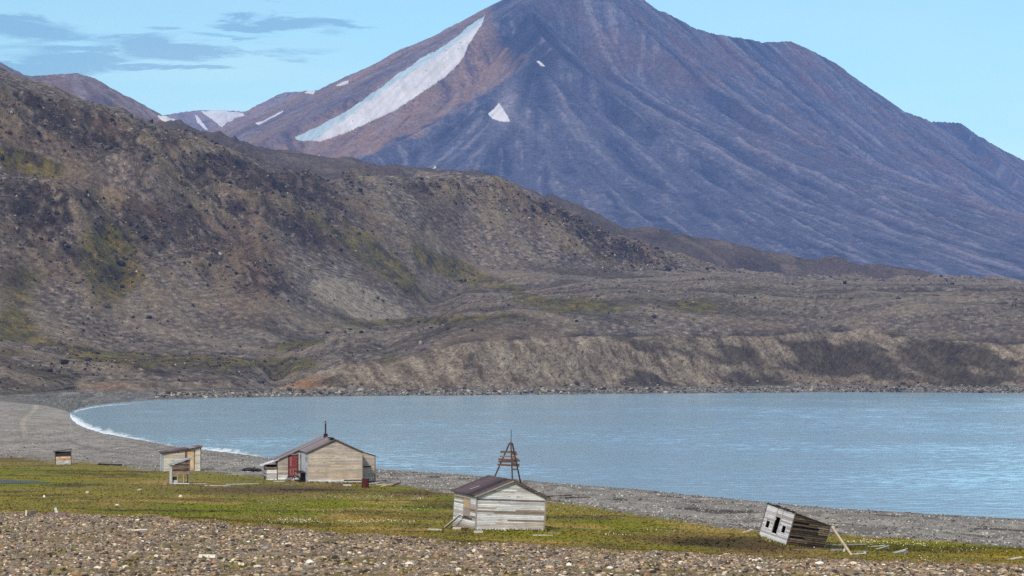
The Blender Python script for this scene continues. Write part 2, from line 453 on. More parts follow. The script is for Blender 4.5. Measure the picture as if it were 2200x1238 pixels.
    c = mixc(c, np.clip(dv * 0.8, 0, 0.75) * (t > 12) * sstep(-0.3, 0.1, vegn), darkveg * 1.1)
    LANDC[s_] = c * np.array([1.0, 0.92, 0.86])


def colour_bluff():
    s_ = rows(10.98, 12.04)
    X, t, px, py = Xg[s_], T[s_], PXg[s_], PYd[s_]
    bc = np.ones(X.shape + (3,), dtype=np.float32) * sandc
    bs = 0.6 * fbm(X / 10 + 2.7 * t, t * 2.5, 5, 151) + 0.8 * fbm(X / 4 + 4 * t, t * 1.6, 5, 152)
    bc = mixc(bc, 0.8 * sstep(0.0, 0.35, bs), sandl)
    bc = mixc(bc, 0.7 * sstep(0.05, 0.3, -bs), sl(88, 74, 62))
    bdark = sstep(-0.05, 0.2, fbm(X / 34 + t * 1.5, t * 2.2, 5, 153) + 0.34 * gauss(px, py, 1730, 770, 300, 45) + 0.3 * gauss(px, py, 2100, 780, 200, 70) - 0.3 * gauss(px, py, 1040, 790, 260, 60) - 0.12)
    bc = mixc(bc, 0.85 * bdark, mixc(np.ones_like(bc) * sl(66, 57, 48), sstep(-.2, .4, fbm(X / 5 + 3 * t, t * 6, 5, 105)), sl(84, 74, 62)))
    bc = mixc(bc, 0.4 * (1 - bdark) * sstep(0.28, 0.42, fbm(X / 1.4, t * 60, 2, 155)), sl(164, 152, 138))
    bc = mixc(bc, 0.7 * sstep(0.2, 0.4, fbm(X / 2.2, t * 36, 3, 157)), sl(60, 50, 44))
    bc = mixc(bc, 0.8 * gauss(px, py, 640, 822, 50, 18) + 0.5 * gauss(px, py, 230, 832, 60, 12), sl(150, 112, 80))
    bm = bank[s_] * np.where(px < 590, 0.7, 1.0)
    c = mixc(LANDC[s_], bm, bc)
    LANDC[s_] = mixc(c, sstep(11.9, 11.96, t) * (1 - sstep(11.99, 12.03, t)) * 0.85 * np.interp(px, [0, 600, 900, 1100], [.6, .25, .5, 1]) * sstep(-.3, .2, fbm(X / 14, t, 4, 159)), sl(52, 44, 38))      # turf lip


def colour_far_beach():
    s_ = rows(8, 11.03)
    X, t = Xg[s_], T[s_]
    sh = np.ones(X.shape + (3,), dtype=np.float32) * sl(122, 117, 112)
    sh = mixc(sh, 0.7 * sstep(0, 0.3, fbm(X / 1.8, t * 14, 4, 161)), sl(84, 78, 72))
    LANDC[s_] = mixc(sh, 0.7 * sstep(0.1, 0.35, -fbm(X / 1.8, t * 14, 4, 162)), sl(165, 158, 148))


def colour_near():
    s_ = rows(4.7, 9)
    X, d, t, px, py, b5 = Xg[s_], D[s_], T[s_], PXg[s_], PYd[s_], bt5[s_]
    be = np.ones(X.shape + (3,), dtype=np.float32) * sl(128, 124, 122)      # grey shingle with wrack lines
    wl = fbm(px / 420 + 0.2 * fbm(px / 90, t, 3, 163), b5 * 9, 5, 165)
    be = mixc(be, 0.6 * sstep(0.0, 0.35, wl), sl(98, 93, 88))
    be = mixc(be, 0.5 * sstep(0.05, 0.35, -wl), sl(152, 146, 138))
    be = mixc(be, 0.55 * sstep(0.0, 0.3, fbm(X / 3, d / 5, 4, 167)), sl(92, 88, 86))
    be = mixc(be, 0.5 * sstep(0.1, 0.35, -fbm(X / 2.2, d / 4, 4, 168)), sl(160, 154, 148))
    wr = sstep(0.26, 0.42, fbm(X / 9, d / 5 + px / 200, 5, 169) + 0.16 * (np.sin(b5 * 17) > 0.6))
    be = mixc(be, 0.85 * wr * (b5 < 0.85) * sstep(150, 420, px), sl(54, 50, 46))
    be = mixc(be, 0.6 * sstep(0.93, 0.99, b5) * (px > 150), sl(92, 84, 78))
    leftm = 1 - sstep(140, 190, px)
    tr = np.abs(((px + (py - 850) * 0.45) - 78 - 18 * gnoise(py / 40, py * 0, 7)))
    be = mixc(be, 0.5 * leftm * sstep(9, 2, tr) * (t > 5.5), sl(168, 156, 140))
    be = be * (1 + .14 * leftm[..., None])
    be = mixc(be, 0.45 * leftm * sstep(-.1, .3, fbm(X / 8, d / 25, 4, 171)), sl(112, 104, 92))
    LANDC[s_] = be * np.array([1.0, .94, .90])
    s_ = rows(2.7, 5.5)
    X, d, t, px, py = Xg[s_], D[s_], T[s_], PXg[s_], PYd[s_]
    bq = sstep(4.96, 5.06, t + 0.10 * fbm(X / 9, d / 9, 4, 173) + 0.05 * fbm(X / 2, d / 2, 3, 174))
    me = np.ones(X.shape + (3,), dtype=np.float32) * sl(120, 112, 55)       # meadow
    g1 = fbm(X / 16, d / 22, 5, 181); g2 = fbm(X / 9 + 4, d / 14, 5, 183); g3 = fbm(X / 24, d / 17, 4, 185)
    me = mixc(me, 0.9 * sstep(-0.02, 0.25, g1 + 0.25 * gauss(px, py, 120, 1025, 260, 12) + 0.22 * gauss(px, py, 900, 1095, 260, 22) + 0.3 * gauss(px, py, 1900, 1168, 240, 10)), sl(104, 112, 28))
    me = mixc(me, 0.85 * sstep(0.04, 0.3, g2), sl(150, 128, 74))
    me = mixc(me, 0.8 * sstep(0.08, 0.34, g3), sl(78, 76, 30))
    me = mixc(me, 0.75 * sstep(0.12, 0.34, fbm(X / 13, d / 7, 5, 187)), sl(74, 64, 46))
    me = mixc(me, 0.55 * sstep(0.06, 0.3, -fbm(X / 30, d / 8, 5, 188)), sl(138, 122, 40))
    mud = gauss(px, py, 560, 1052, 190, 11) + 0.9 * gauss(px, py, 1620, 1172, 120, 14, 4) + 0.7 * gauss(px, py, 880, 1056, 60, 7) + 0.8 * gauss(px, py, 1480, 1162, 200, 10, 3) + 0.6 * gauss(px, py, 390, 1014, 60, 4) + .7 * gauss(px, py, 80, 990, 140, 5)
    me = mixc(me, np.clip(mud, 0, 0.85) * sstep(-0.35, 0.1, g2), sl(88, 72, 54))
    me = mixc(me, np.clip(1.3 * gauss(px, py, 1610, 1172, 120, 15, 5) + .9 * gauss(px, py, 1470, 1163, 170, 8, 4) + 1.1 * gauss(px, py, 600, 1051, 190, 7) + .8 * gauss(px, py, 900, 1062, 70, 6), 0, .88) * sstep(-.5, 0, g1), mixc(np.ones_like(me) * sl(96, 78, 60), sstep(0, .25, g3 + .3 * g2), sl(58, 56, 34)))
    me = mixc(me, 0.6 * np.clip(gauss(px, py, 100, 985, 200, 6), 0, 1), sl(112, 88, 58))
    LANDC[s_] = np.where((t < 5.3)[..., None] & (bq < 1)[..., None], mixc(me * np.array([.88, .84, .86]), bq, LANDC[s_]), LANDC[s_])
    s_ = rows(-1, 3.6)
    X, d, t, py = Xg[s_], D[s_], T[s_], PYd[s_]
    gr = np.ones(X.shape + (3,), dtype=np.float32) * sl(128, 108, 90)       # gravel terrace in front
    gr = mixc(gr, 0.6 * sstep(0, 0.3, fbm(X / 1.2, d / 1.6, 4, 191)), sl(88, 76, 66))
    gr = mixc(gr, 0.5 * sstep(0.1, 0.35, -fbm(X / 0.8, d / 1.2, 4, 193)), sl(160, 142, 122))
    gr = mixc(gr, 0.75 * sstep(0.18, 0.34, fbm(X / 3.2, d / 4.5, 4, 195) + 0.14 * sstep(1205, 1238, py)), sl(104, 92, 48))
    gq = 1 - sstep(3.0, 3.25, t + 0.22 * fbm(X / 4, d / 6, 4, 197))
    LANDC[s_] = mixc(LANDC[s_], gq, gr)


colour_hills(); colour_far_beach(); colour_bluff(); colour_near()
LANDC[(T > 6.4) & (T < 9.6) & (PXg > 152)] = sl(60, 66, 66)

ground_mat = vcol_mat('ground_soil', [(1.3, 0.78, 1.2), (6.0, 0.72, 1.25)], bump=0.4, bump_scale=3.0, bump_dist=0.15)
hill_mat = vcol_mat('hill_rock', [(0.12, 0.72, 1.24), (0.3, 0.56, 1.38), (0.9, 0.6, 1.4)], bump=1.0, bump_scale=0.35, bump_dist=2.8)
k = rowcut + 1
tag(grid_mesh('ground', Xg[:k], D[:k], Z[:k], LANDC[:k], ground_mat), kind='structure')
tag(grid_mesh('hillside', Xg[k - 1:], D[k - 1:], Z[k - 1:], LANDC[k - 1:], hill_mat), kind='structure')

# ------------------------------------------------------------------ mountains
RID = [  # (slope front, [(px, py, d) ...])
    (0.55, [(1240, -55, 7350), (1080, 0, 7580), (1000, 45, 7700), (910, 88, 7840), (860, 108, 7940), (760, 162, 8160), (679, 207, 8360), (600, 238, 8600), (468, 303, 9100), (300, 400, 9600)]),
    (0.85, [(1240, -55, 7350), (1320, -35, 7550), (1385, 2, 7750), (1410, 18, 7830), (1500, 60, 8050), (1560, 75, 8200), (1640, 90, 8400), (1700, 88, 8550), (1760, 115, 8700), (1860, 180, 8950), (1940, 240, 9200), (2000, 258, 9400), (2060, 262, 9570), (2100, 290, 9700), (2200, 345, 10000), (2350, 420, 10400), (2700, 560, 11000)]),
    (0.95, [(1150, -20, 7380), (1150, 40, 7050), (1170, 80, 6850), (1190, 105, 6720)]),
    (0.66, [(1190, 105, 6720), (1150, 128, 6670), (1050, 190, 6540), (900, 282, 6330), (760, 345, 6130), (650, 400, 5980)]),
    (0.75, [(1190, 105, 6720), (1130, 180, 6580), (1100, 250, 6420), (1090, 300, 6300)]),
    (0.80, [(2060, 262, 9560), (2150, 345, 9200), (2300, 460, 8700)]),
    (0.60, [(-500, -150, 4750), (-200, 40, 4750), (0, 131, 4800), (60, 161, 4830), (110, 159, 4850), (165, 155, 4870), (205, 166, 4900), (260, 215, 4950), (310, 255, 5000), (370, 291, 5050), (470, 360, 5100)]),
    (0.55, [(720, 190, 9500), (640, 195, 9550), (610, 198, 9600), (590, 210, 9600), (530, 245, 9700), (436, 297, 9900), (330, 360, 10100)]),
    (0.45, [(200, 285, 11300), (330, 250, 11400), (370, 243, 11400), (430, 236, 11500), (500, 237, 11500), (560, 241, 11600), (700, 260, 11700)]),
]
ZB = 40.0
gs = 7.5
gx = np.arange(-2500, 3800, gs); gy = np.arange(3880, 12000, gs)
GX, GY = np.meshgrid(gx, gy)
H = np.full(GX.shape, ZB); DIST = np.full(GX.shape, 4000.0)
KS = 8.0
wxx = (GX + 32 * fbm(GX / 380, GY / 380, 3, 201)).astype(np.float32); wyy = (GY + 32 * fbm(GX / 380, GY / 380, 3, 203)).astype(np.float32)
first = True
for slope, pts in RID:
    q = np.array([P(*p) for p in pts])
    best = np.full(GX.shape, ZB * 1.0); bdist = np.full(GX.shape, 4000.0)
    q = list(q)
    for a, b in zip(q[:-1], q[1:]):
        dx, dy = b[0] - a[0], b[1] - a[1]
        tr_ = ((wxx - a[0]) * dx + (wyy - a[1]) * dy) / (dx * dx + dy * dy)
        t = np.clip(tr_, 0, 1)
        dist = np.hypot(wxx - a[0] - t * dx, wyy - a[1] - t * dy)
        zr = a[2] + t * (b[2] - a[2]); r = np.maximum(zr - ZB, 5)
        sl_e = slope
        if a is q[0]:          # steeper where the crest ends, so that each face keeps its own fall line
            sl_e = slope + 0.75 * np.clip(-1.6 * tr_ * math.hypot(dx, dy) / (dist + 1), 0, 1)
        zz = ZB + r * np.clip(1 - sl_e * dist / (r * 1.9), 0, 1) ** 1.9
        bdist = np.where(zz > best, dist, bdist); best = np.maximum(best, zz)
    DIST = np.where(best > H, bdist, DIST)
    dlt = np.maximum(KS - np.abs(H - best), 0) / KS
    H = np.maximum(H, best) + dlt * dlt * KS * 0.25
# flow-aligned noise: average white-ish noise along the fall line
dHy, dHx = np.gradient(H, gs)
gm = np.hypot(dHx, dHy) + 1e-4
ux, uy = -dHx / gm, -dHy / gm


def lic(src, steps, h):
    acc = src.copy(); n = 1
    for sgn in (1, -1):
        i = np.arange(GX.shape[0])[:, None] + np.zeros(GX.shape); j = np.arange(GX.shape[1])[None, :] + np.zeros(GX.shape)
        for s in range(steps):
            ii = np.clip(np.rint(i).astype(int), 0, GX.shape[0] - 1); jj = np.clip(np.rint(j).astype(int), 0, GX.shape[1] - 1)
            i = i + sgn * uy[ii, jj] * h / gs; j = j + sgn * ux[ii, jj] * h / gs
            ii = np.clip(np.rint(i).astype(int), 0, GX.shape[0] - 1); jj = np.clip(np.rint(j).astype(int), 0, GX.shape[1] - 1)
            acc += src[ii, jj]; n += 1
    acc /= n
    return acc / (acc.std() + 1e-6)


l1 = lic(fbm(GX / 210, GY / 210, 2, 211), 11, 45.0)
l2 = lic(fbm(GX / 80, GY / 80, 2, 213), 11, 28.0)
l3 = lic(fbm(GX / 24, GY / 24, 2, 215), 10, 11.0)
steep = sstep(0.06, 0.42, gm)
face = np.clip((GX - 150) / 500, 0, 1)
crest = 0.2 + 0.8 * sstep(0, 190, DIST)
amp = steep * crest * (0.25 + 0.75 * sstep(60, 520, H - ZB)) * (0.45 + 0.55 * np.clip(face, 0, 1))
rel = sstep(0, 60, H - ZB)
crg = ridged(GX / 120, GY / 120, 5, 217) - 0.4
H2 = H + amp * rel * (-8 * np.abs(l1) ** 0.9 + 5.5 * l2 + 4.2 * l3) + steep * rel * crest * 9 * crg * (0.35 + 0.65 * face) + 2.0 * rel * fbm(GX / 40, GY / 40, 4, 219)


def bil(a, x, y):
    fx = np.clip((x - gx[0]) / gs, 0, len(gx) - 1.001); fy = np.clip((y - gy[0]) / gs, 0, len(gy) - 1.001)
    i, j = fx.astype(int), fy.astype(int); u, v = fx - i, fy - j
    return (a[j, i] * (1 - u) + a[j, i + 1] * u) * (1 - v) + (a[j + 1, i] * (1 - u) + a[j + 1, i + 1] * u) * v


MPX = np.concatenate([np.arange(-700, -60, 14), np.arange(-60, 2262, 2.2), np.arange(2262, 2950, 14)])
mr = np.concatenate([np.geomspace(3900, 4600, 50, endpoint=False), np.geomspace(4600, 9000, 520, endpoint=False), np.geomspace(9000, 12600, 160)])
MD = mr[:, None] * np.ones(len(MPX)); MX = (MPX[None, :] - CX) / F * MD
MZ = bil(H2, MX, MD)
ml1, ml2, ml3, mst = (bil(a, MX, MD) for a in (l1, l2, l3, steep))
MZ = MZ + 0.9 * fbm(MX / 14, MD / 14, 3, 221) * bil(rel, MX, MD)
MTN = Sheet(MPX, MD, MZ)
mpx = MPX[None, :] + 0 * MD; mpy = MTN.py
mgrey_haze, mbrown, mlight_haze, mdark_haze = sl(82, 82, 102), sl(142, 112, 94), sl(130, 123, 134), sl(50, 54, 78)  # blue of distant haze painted into the grey, light and dark rock tones
mc = np.ones(MD.shape + (3,)) * mgrey_haze
hn = fbm(MX / 300, MD / 300, 4, 231)
nyx = bil(-dHx, MX, MD)                        # >0: face looks right
wob = 16 * fbm(MX / 120, MD / 120, 4, 243)
# the western face is brown scree; its edge runs up the dark spur to the broken cap under the summit
edge = np.interp(mpy + wob, [-60, 10, 45, 95, 130, 190, 282, 345, 420], [1062, 1052, 1062, 1075, 1150, 1050, 900, 760, 600])
lf = sstep(14, -14, mpx + wob - edge) * (MD > 5400)
lf = np.maximum(lf, 0.6 * ((MD < 5400) & (mpx < 480)))
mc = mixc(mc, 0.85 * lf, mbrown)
mc = mixc(mc, 0.5 * lf * sstep(0.2, 0.6, hn + 0.3 * ml2), mgrey_haze)
mc = mixc(mc, 0.6 * lf * np.clip(gauss(mpx, mpy, 760, 200, 330, 16, -31) + gauss(mpx, mpy, 560, 270, 140, 14, -25), 0, 1), mgrey_haze * .9)
mc = mixc(mc, 0.34 * sstep(0.5, 1.7, ml2 + 0.5 * ml1) * (1 - .6 * lf), mlight_haze)
mc = mixc(mc, 0.75 * sstep(0.1, 1.4, -ml2 + 0.4 * fbm(MX / 90, MD / 90, 4, 233) * 3) * (1 - .7 * lf), mdark_haze)
mc = mixc(mc, 0.6 * sstep(0.4, 1.5, ml3 + .4 * ml2), mlight_haze)
mc = mixc(mc, 0.6 * sstep(0.4, 1.5, -ml3), mdark_haze)
rust = sl(112, 84, 82)
top = sstep(330, 60, mpy - 0.42 * (mpx - 1385)) * (1 - lf)
mc = mixc(mc, 0.4 * top * sstep(-0.2, 0.3, fbm(MX / 160, MD / 160, 4, 235)) * (mpx > 1150), rust)
cap = np.clip(gauss(mpx, mpy, 1130, 85, 70, 55, 40) * 1.5, 0, 1) + np.clip(gauss(mpx, mpy, 1000, 260, 190, 13, -33), 0, 1) * 0.8
mc = mixc(mc, np.clip(cap, 0, 0.8) * sstep(-0.4, 0.0, fbm(MX / 60, MD / 60, 4, 237)), mdark_haze * 0.8)
mc = mixc(mc, 0.7 * np.clip(gauss(mpx, mpy, 1090, 225, 24, 48, 8) * 1.3, 0, 1) + 0.4 * np.clip(gauss(mpx, mpy, 1130, 270, 60, 8, 40), 0, 1), mlight_haze)
flat = (1 - mst) * sstep(300, 420, mpy)
mc = mixc(mc, 0.4 * flat * sstep(-0.2, 0.3, fbm(MX / 160, MD / 60, 5, 239)), mlight_haze)
mc = mixc(mc, 0.35 * flat * sstep(0, 0.3, fbm(MX / 90, MD / 40, 5, 241)), mdark_haze)
mountain_mat = vcol_mat('mountain_scree', [(0.02, 0.8, 1.2), (0.09, 0.6, 1.4)], bump=0.8, bump_scale=0.06, bump_dist=16)
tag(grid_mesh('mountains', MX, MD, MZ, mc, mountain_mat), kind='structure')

# ------------------------------------------------------------------ snow lying on the mountain
snow_mat, t, b = base_mat('old_snow')
tc = t.new('ShaderNodeTexCoord')
a_ = t.new('ShaderNodeVertexColor', layer_name='Col')
f = t.ramp(t.noise(tc.outputs['Object'], 0.012, 6, 0.65), [(0.3, 0.82), (0.65, 1.0)])
t.link(t.mix('MULTIPLY', 1.0, a_.outputs['Color'], f), b.inputs['Base Color'])
b.inputs['Roughness'].default_value = 0.8; b.inputs['Specular IOR Level'].default_value = 0.2
SNOW = np.array([0.60, 0.57, 0.60]); ICE = np.array([0.36, 0.47, 0.55])


def inside(poly, x, y):
    r = np.zeros(x.shape, bool); n = len(poly)
    for i in range(n):
        x0, y0 = poly[i]; x1, y1 = poly[(i + 1) % n]
        cnd = ((y0 > y) != (y1 > y)) & (x < (x1 - x0) * (y - y0) / (y1 - y0 + 1e-9) + x0)
        r ^= cnd
    return r


def snow(poly, label, step=1.1, ice=None, wob=3.0, thick=3.0):
    poly = np.array(poly, float)
    x0, y0 = poly.min(0) - 2; x1, y1 = poly.max(0) + 2
    xs = np.arange(x0, x1, step); ys = np.arange(y1, y0, -step)          # rows from near to far
    gxp, gyp = np.meshgrid(xs, ys)
    wpx = gxp + wob * fbm(gxp / 14, gyp / 14, 4, 301); wpy = gyp + wob * fbm(gxp / 14, gyp / 14, 4, 303)
    m = inside(poly, wpx, wpy) & (fbm(gxp / 7 + gyp / 5, gyp / 4, 4, 305) > -.52)
    pts = np.zeros(gxp.shape + (3,)); cols = np.zeros(gxp.shape + (3,)) + SNOW
    for jx, xx in enumerate(xs):
        cidx = int(np.argmin(np.abs(MPX - xx)))
        run = MTN.run[:, cidx]
        dd = np.interp(-ys, -run, MD[:, cidx])
        pts[:, jx] = np.stack([(xx - CX) / F * dd, dd, np.interp(dd, MD[:, cidx], MZ[:, cidx]) + thick], -1)
    if ice is not None:
        e = ice(gxp, gyp)
        cols = mixc(cols, e, ICE)
    cols = cols * (.96 + .22 * fbm((gxp + gyp) / 9, (gyp - gxp) / 60, 4, 307))[..., None] * (1 - np.array([.0, .03, .08]) * sstep(.1, .4, fbm(gxp / 20, gyp / 12, 4, 309))[..., None])
    R, C = gxp.shape
    i = np.arange(R * C).reshape(R, C)
    q = np.stack([i[:-1, :-1], i[:-1, 1:], i[1:, 1:], i[1:, :-1]], -1)
    ok = m[:-1, :-1] & m[:-1, 1:] & m[1:, 1:] & m[1:, :-1]
    dd = pts[..., 1]
    jump = (np.abs(np.diff(dd, axis=0))[:, :-1] > 160)
    q = q[ok & ~jump]
    if len(q) < 2: return
    # a closed skirt down into the slope gives the sheet its thickness
    used = np.unique(q); low_ = np.full(R * C, -1); up = np.full(R * C, -1)
    up[used] = np.arange(len(used)); low_[used] = np.arange(len(used)) + len(used)
    V = pts.reshape(-1, 3)[used]; V2 = V - np.array([0, 0, thick * 2.5]); CC = cols.reshape(-1, 3)[used]
    from collections import Counter
    ed = np.concatenate([q[:, [0, 1]], q[:, [1, 2]], q[:, [2, 3]], q[:, [3, 0]]])
    key = np.sort(ed, 1); kk = key[:, 0].astype(np.int64) * (R * C) + key[:, 1]
    u_, inv, cnt = np.unique(kk, return_inverse=True, return_counts=True)
    be_ = ed[cnt[inv] == 1]
    side = np.stack([up[be_[:, 0]], low_[be_[:, 0]], low_[be_[:, 1]], up[be_[:, 1]]], -1)
    faces = np.concatenate([up[q], side])
    o = mesh_np('snow_patch', np.concatenate([V, V2]), faces, snow_mat, np.concatenate([CC, CC]), smooth=True)
    tag(o, label, 'snow patch', 'snow patches on the mountains')
    return o


tongue = [(1043, 31), (1034, 40), (1016, 50), (1000, 62), (985, 78), (960, 95), (935, 110), (905, 125), (880, 145), (855, 158), (835, 176), (822, 188), (800, 200), (778, 218), (745, 240), (712, 258), (690, 270),
          (655, 286), (633, 297), (638, 303), (690, 305), (735, 290), (790, 266), (850, 238), (900, 205), (950, 172), (985, 140), (1000, 118), (1008, 96), (1020, 78), (1036, 55)]
upper = np.array([(1043, 31), (935, 110), (855, 158), (800, 200), (745, 240), (633, 297)], float)


def ice_edge(x, y):
    o = np.argsort(upper[:, 0]); yy = np.interp(x, upper[o, 0], upper[o, 1])
    w = 15 + 10 * fbm(x / 30, y / 30, 3, 311) + 14 * sstep(760, 640, x)
    return 0.9 * sstep(w + 7, w - 5, y - yy)


snow(tongue, 'long white snow tongue with pale blue upper edge down the big mountain', ice=ice_edge)
snow([(1072, 222), (1060, 236), (1047, 247), (1058, 256), (1074, 262), (1097, 262), (1088, 246), (1080, 232)], 'white triangular snow patch below the dark spur of the big mountain', wob=2)
snow([(1152, 133), (1158, 132), (1166, 138), (1172, 144), (1163, 143)], 'tiny snow fleck just below the shoulder of the big mountain', 0.8, wob=1)
snow([(722, 184), (735, 178), (750, 174), (748, 180), (736, 184), (724, 187)], 'small thin snow streak between the skyline and the long snow tongue', 0.8, wob=2)
snow([(922, 370), (936, 358), (938, 360), (926, 371)], 'short slanting snow streak low on the mountain above the dark knoll', 0.8, wob=1)
snow([(940, 379), (948, 374), (954, 376), (944, 381)], 'snow fleck right above the dark knoll of the hill', 0.8, wob=1)
snow([(676, 343), (686, 334), (688, 336), (680, 344)], 'short snow streak below the tip of the long snow tongue', 0.8, wob=1)
snow([(548, 266), (562, 262), (590, 248), (612, 237), (607, 243), (575, 260), (556, 270)], 'narrow slanting snow streak on the shoulder left of the big mountain', 0.8, wob=1)
snow([(652, 200), (664, 196), (679, 196), (674, 203), (664, 202)], 'snow cap on the crest of the shoulder left of the big mountain', 0.8, wob=1)
snow([(432, 240), (445, 239), (480, 238), (522, 243), (526, 250), (505, 256), (490, 262), (478, 275), (470, 268), (455, 256), (445, 250)], 'broad ragged snowfield on the farthest ridge in the valley gap', 0.8, wob=4)
snow([(418, 246), (426, 252), (440, 270), (448, 281), (440, 279), (424, 264)], 'narrow curved snow gully in the middle of the farthest ridge', 0.8, wob=1.5)
snow([(337, 251), (355, 252), (380, 258), (396, 270), (378, 268), (352, 262)], 'upper left snow streak on the farthest ridge', 0.8, wob=2)
snow([(338, 258), (352, 264), (368, 270), (382, 279), (366, 276), (348, 270)], 'lower left snow streak on the farthest ridge', 0.8, wob=2)

# ------------------------------------------------------------------ water
wm, t, b = base_mat('sea_water')
tc = t.new('ShaderNodeTexCoord')
b.inputs['Base Color'].default_value = (0.30, 0.48, 0.62, 1); b.inputs['Roughness'].default_value = 0.12; b.inputs['IOR'].default_value = 1.333
mp = t.new('ShaderNodeMapping'); mp.inputs['Rotation'].default_value = (0, 0, math.radians(20)); mp.inputs['Scale'].default_value = (0.75, 1.0, 1)
t.link(tc.outputs['Object'], mp.inputs[0])
w1 = t.noise(mp.outputs[0], 0.9, 3, 0.6, 0.4); w2 = t.noise(mp.outputs[0], 0.25, 3, 0.6, 0.3); w3 = t.noise(mp.outputs[0], 0.03, 3, 0.5)
hgt = t.math('ADD', t.math('MULTIPLY', w1, 0.35), t.math('MULTIPLY', w2, 1.0))
hgt = t.math('MULTIPLY', hgt, t.math('MULTIPLY_ADD', w3, 1.0, 0.5))
bn = t.new('ShaderNodeBump'); bn.inputs['Strength'].default_value = 0.6; bn.inputs['Distance'].default_value = 0.22
t.link(hgt, bn.inputs['Height']); t.link(bn.outputs[0], b.inputs['Normal'])
wpx = np.concatenate([np.arange(-500, -60, 20), np.arange(-60, 2262, 3.0), np.arange(2262, 3400, 20)])
wd_ = np.geomspace(150, 1650, 1350)
WD = wd_[:, None] * np.ones(len(wpx)); WX = (wpx[None, :] - CX) / F * WD
ca_, sa_ = math.cos(math.radians(25)), math.sin(math.radians(25))
wu, wv_ = (WX * ca_ + WD * sa_), (-WX * sa_ + WD * ca_)
gust = 0.4 + 1.1 * sstep(-0.3, 0.4, fbm(WX / 70, WD / 110, 4, 333))
WZ = gust * (0.085 * (ridged(wu / 5.2, wv_ / 3.0, 2, 335) - .5) * np.clip((1500 - WD) / 700, 0, 1) + 0.035 * gnoise(wu / 1.9, wv_ / 1.1, 337) * np.clip((520 - WD) / 250, 0, 1)) + 0.13 * gust * gnoise(wu / 11, wv_ / 7, 339) * np.clip((WD - 250) / 500, .3, 1)
shore = np.clip((np.interp(wpx, PX, F * EYE / (NW - HY))[None, :] * -1 + WD) / 14, 0.15, 1)
WZ = WZ * shore
tag(mesh_np('water', np.stack([WX, WD, WZ], -1).reshape(-1, 3), grid_faces(*WX.shape), wm, smooth=True), kind='structure')

# ------------------------------------------------------------------ sky, sun, haze, camera
SUN_EL, SUN_AZ = math.radians(34), math.radians(-163)     # azimuth from +Y clockwise: behind the camera on the left
w = bpy.data.worlds.new('World'); S.world = w; w.use_nodes = True
t = NT(w.node_tree); bg = w.node_tree.nodes['Background']
sky = t.new('ShaderNodeTexSky', sky_type='NISHITA', sun_disc=False, sun_elevation=SUN_EL, sun_rotation=SUN_AZ, altitude=0, air_density=1.0, dust_density=0.3, ozone_density=3.0)
tc = t.new('ShaderNodeTexCoord'); sp = t.new('ShaderNodeSeparateXYZ'); t.link(tc.outputs['Generated'], sp.inputs[0])
az = t.math('ARCTAN2', sp.outputs[0], sp.outputs[1]); el = t.math('ARCSINE', sp.outputs[2])
cv = t.new('ShaderNodeCombineXYZ'); t.link(t.math('MULTIPLY', az, 9.0), cv.inputs[0]); t.link(t.math('MULTIPLY', el, 55.0), cv.inputs[1])


nd1 = t.noise(cv.outputs[0], 1.1, 5, 0.6); nd2 = t.noise(cv.outputs[0], 1.9, 5, 0.65, 0.4)
azw = t.math('ADD', az, t.math('MULTIPLY', t.math('SUBTRACT', nd1, 0.5), 0.075)); elw = t.math('ADD', el, t.math('MULTIPLY', t.math('SUBTRACT', nd2, 0.5), 0.020))


def blob(a0, e0, ra, re):
    u = t.math('DIVIDE', t.math('SUBTRACT', azw, a0), ra); v = t.math('DIVIDE', t.math('SUBTRACT', elw, e0), re)
    r = t.math('ADD', t.math('MULTIPLY', u, u), t.math('MULTIPLY', v, v))
    return t.math('SUBTRACT', 1.0, r, clamp=True)


def sky_at(px, py): return math.atan((px - CX) / F), math.atan((HY - py) / F * math.cos(math.atan((px - CX) / F)))


n_a = t.noise(cv.outputs[0], 2.2, 8, 0.66, 0.9)
dark = None
for px_, py_, ra, re, k_ in [(600, 50, 170, 26, 1.0), (555, 52, 115, 18, .7), (60, 62, 150, 34, 1.0), (200, 138, 100, 36, 1.1), (50, 142, 150, 24, .9), (400, 148, 140, 9, 1.1), (250, 88, 160, 18, .8), (330, 60, 70, 10, .8), (320, 118, 300, 20, .75), (520, 110, 260, 14, .6), (500, 80, 150, 9, .7), (620, -6, 90, 10, .8), (1480, -10, 130, 14, .7), (740, 52, 90, 7, .5), (0, 105, 160, 60, .35)]:
    a0, e0 = sky_at(px_, py_)
    v = t.math('MULTIPLY', blob(a0, e0, ra / F, re / F), k_)
    dark = v if dark is None else t.math('ADD', dark, v)
dm = t.math('MULTIPLY', t.ramp(t.math('MULTIPLY_ADD', n_a, 3.4, t.math('MULTIPLY_ADD', dark, 1.15, -1.85)), [(0.0, 0.0), (0.75, 1.0)]), t.math('MULTIPLY', dark, 2.0, clamp=True))
hi = t.ramp(t.noise(cv.outputs[0], 0.7, 6, 0.6, 0.3), [(0.4, 0.0), (0.75, 1.0)])
base = t.mix('MULTIPLY', 1.0, sky.outputs[0], SKY_TINT)
base = t.mix('MIX', t.math('MULTIPLY', hi, 0.7), base, t.mix('MULTIPLY', 1.0, base, (1.16, 1.02, .97)))
aw, ew = sky_at(420, 175)
base = t.mix('MIX', t.math('MULTIPLY', blob(aw, ew, 420 / F, 95 / F), t.math('MULTIPLY_ADD', hi, 0.6, 0.3)), base, t.mix('MULTIPLY', 1.0, base, (1.2, 1.05, .97)))
base = t.mix('MIX', t.math('MULTIPLY', dm, 0.75), base, t.mix('MULTIPLY', 1.0, base, (0.50, 0.56, 0.68)))
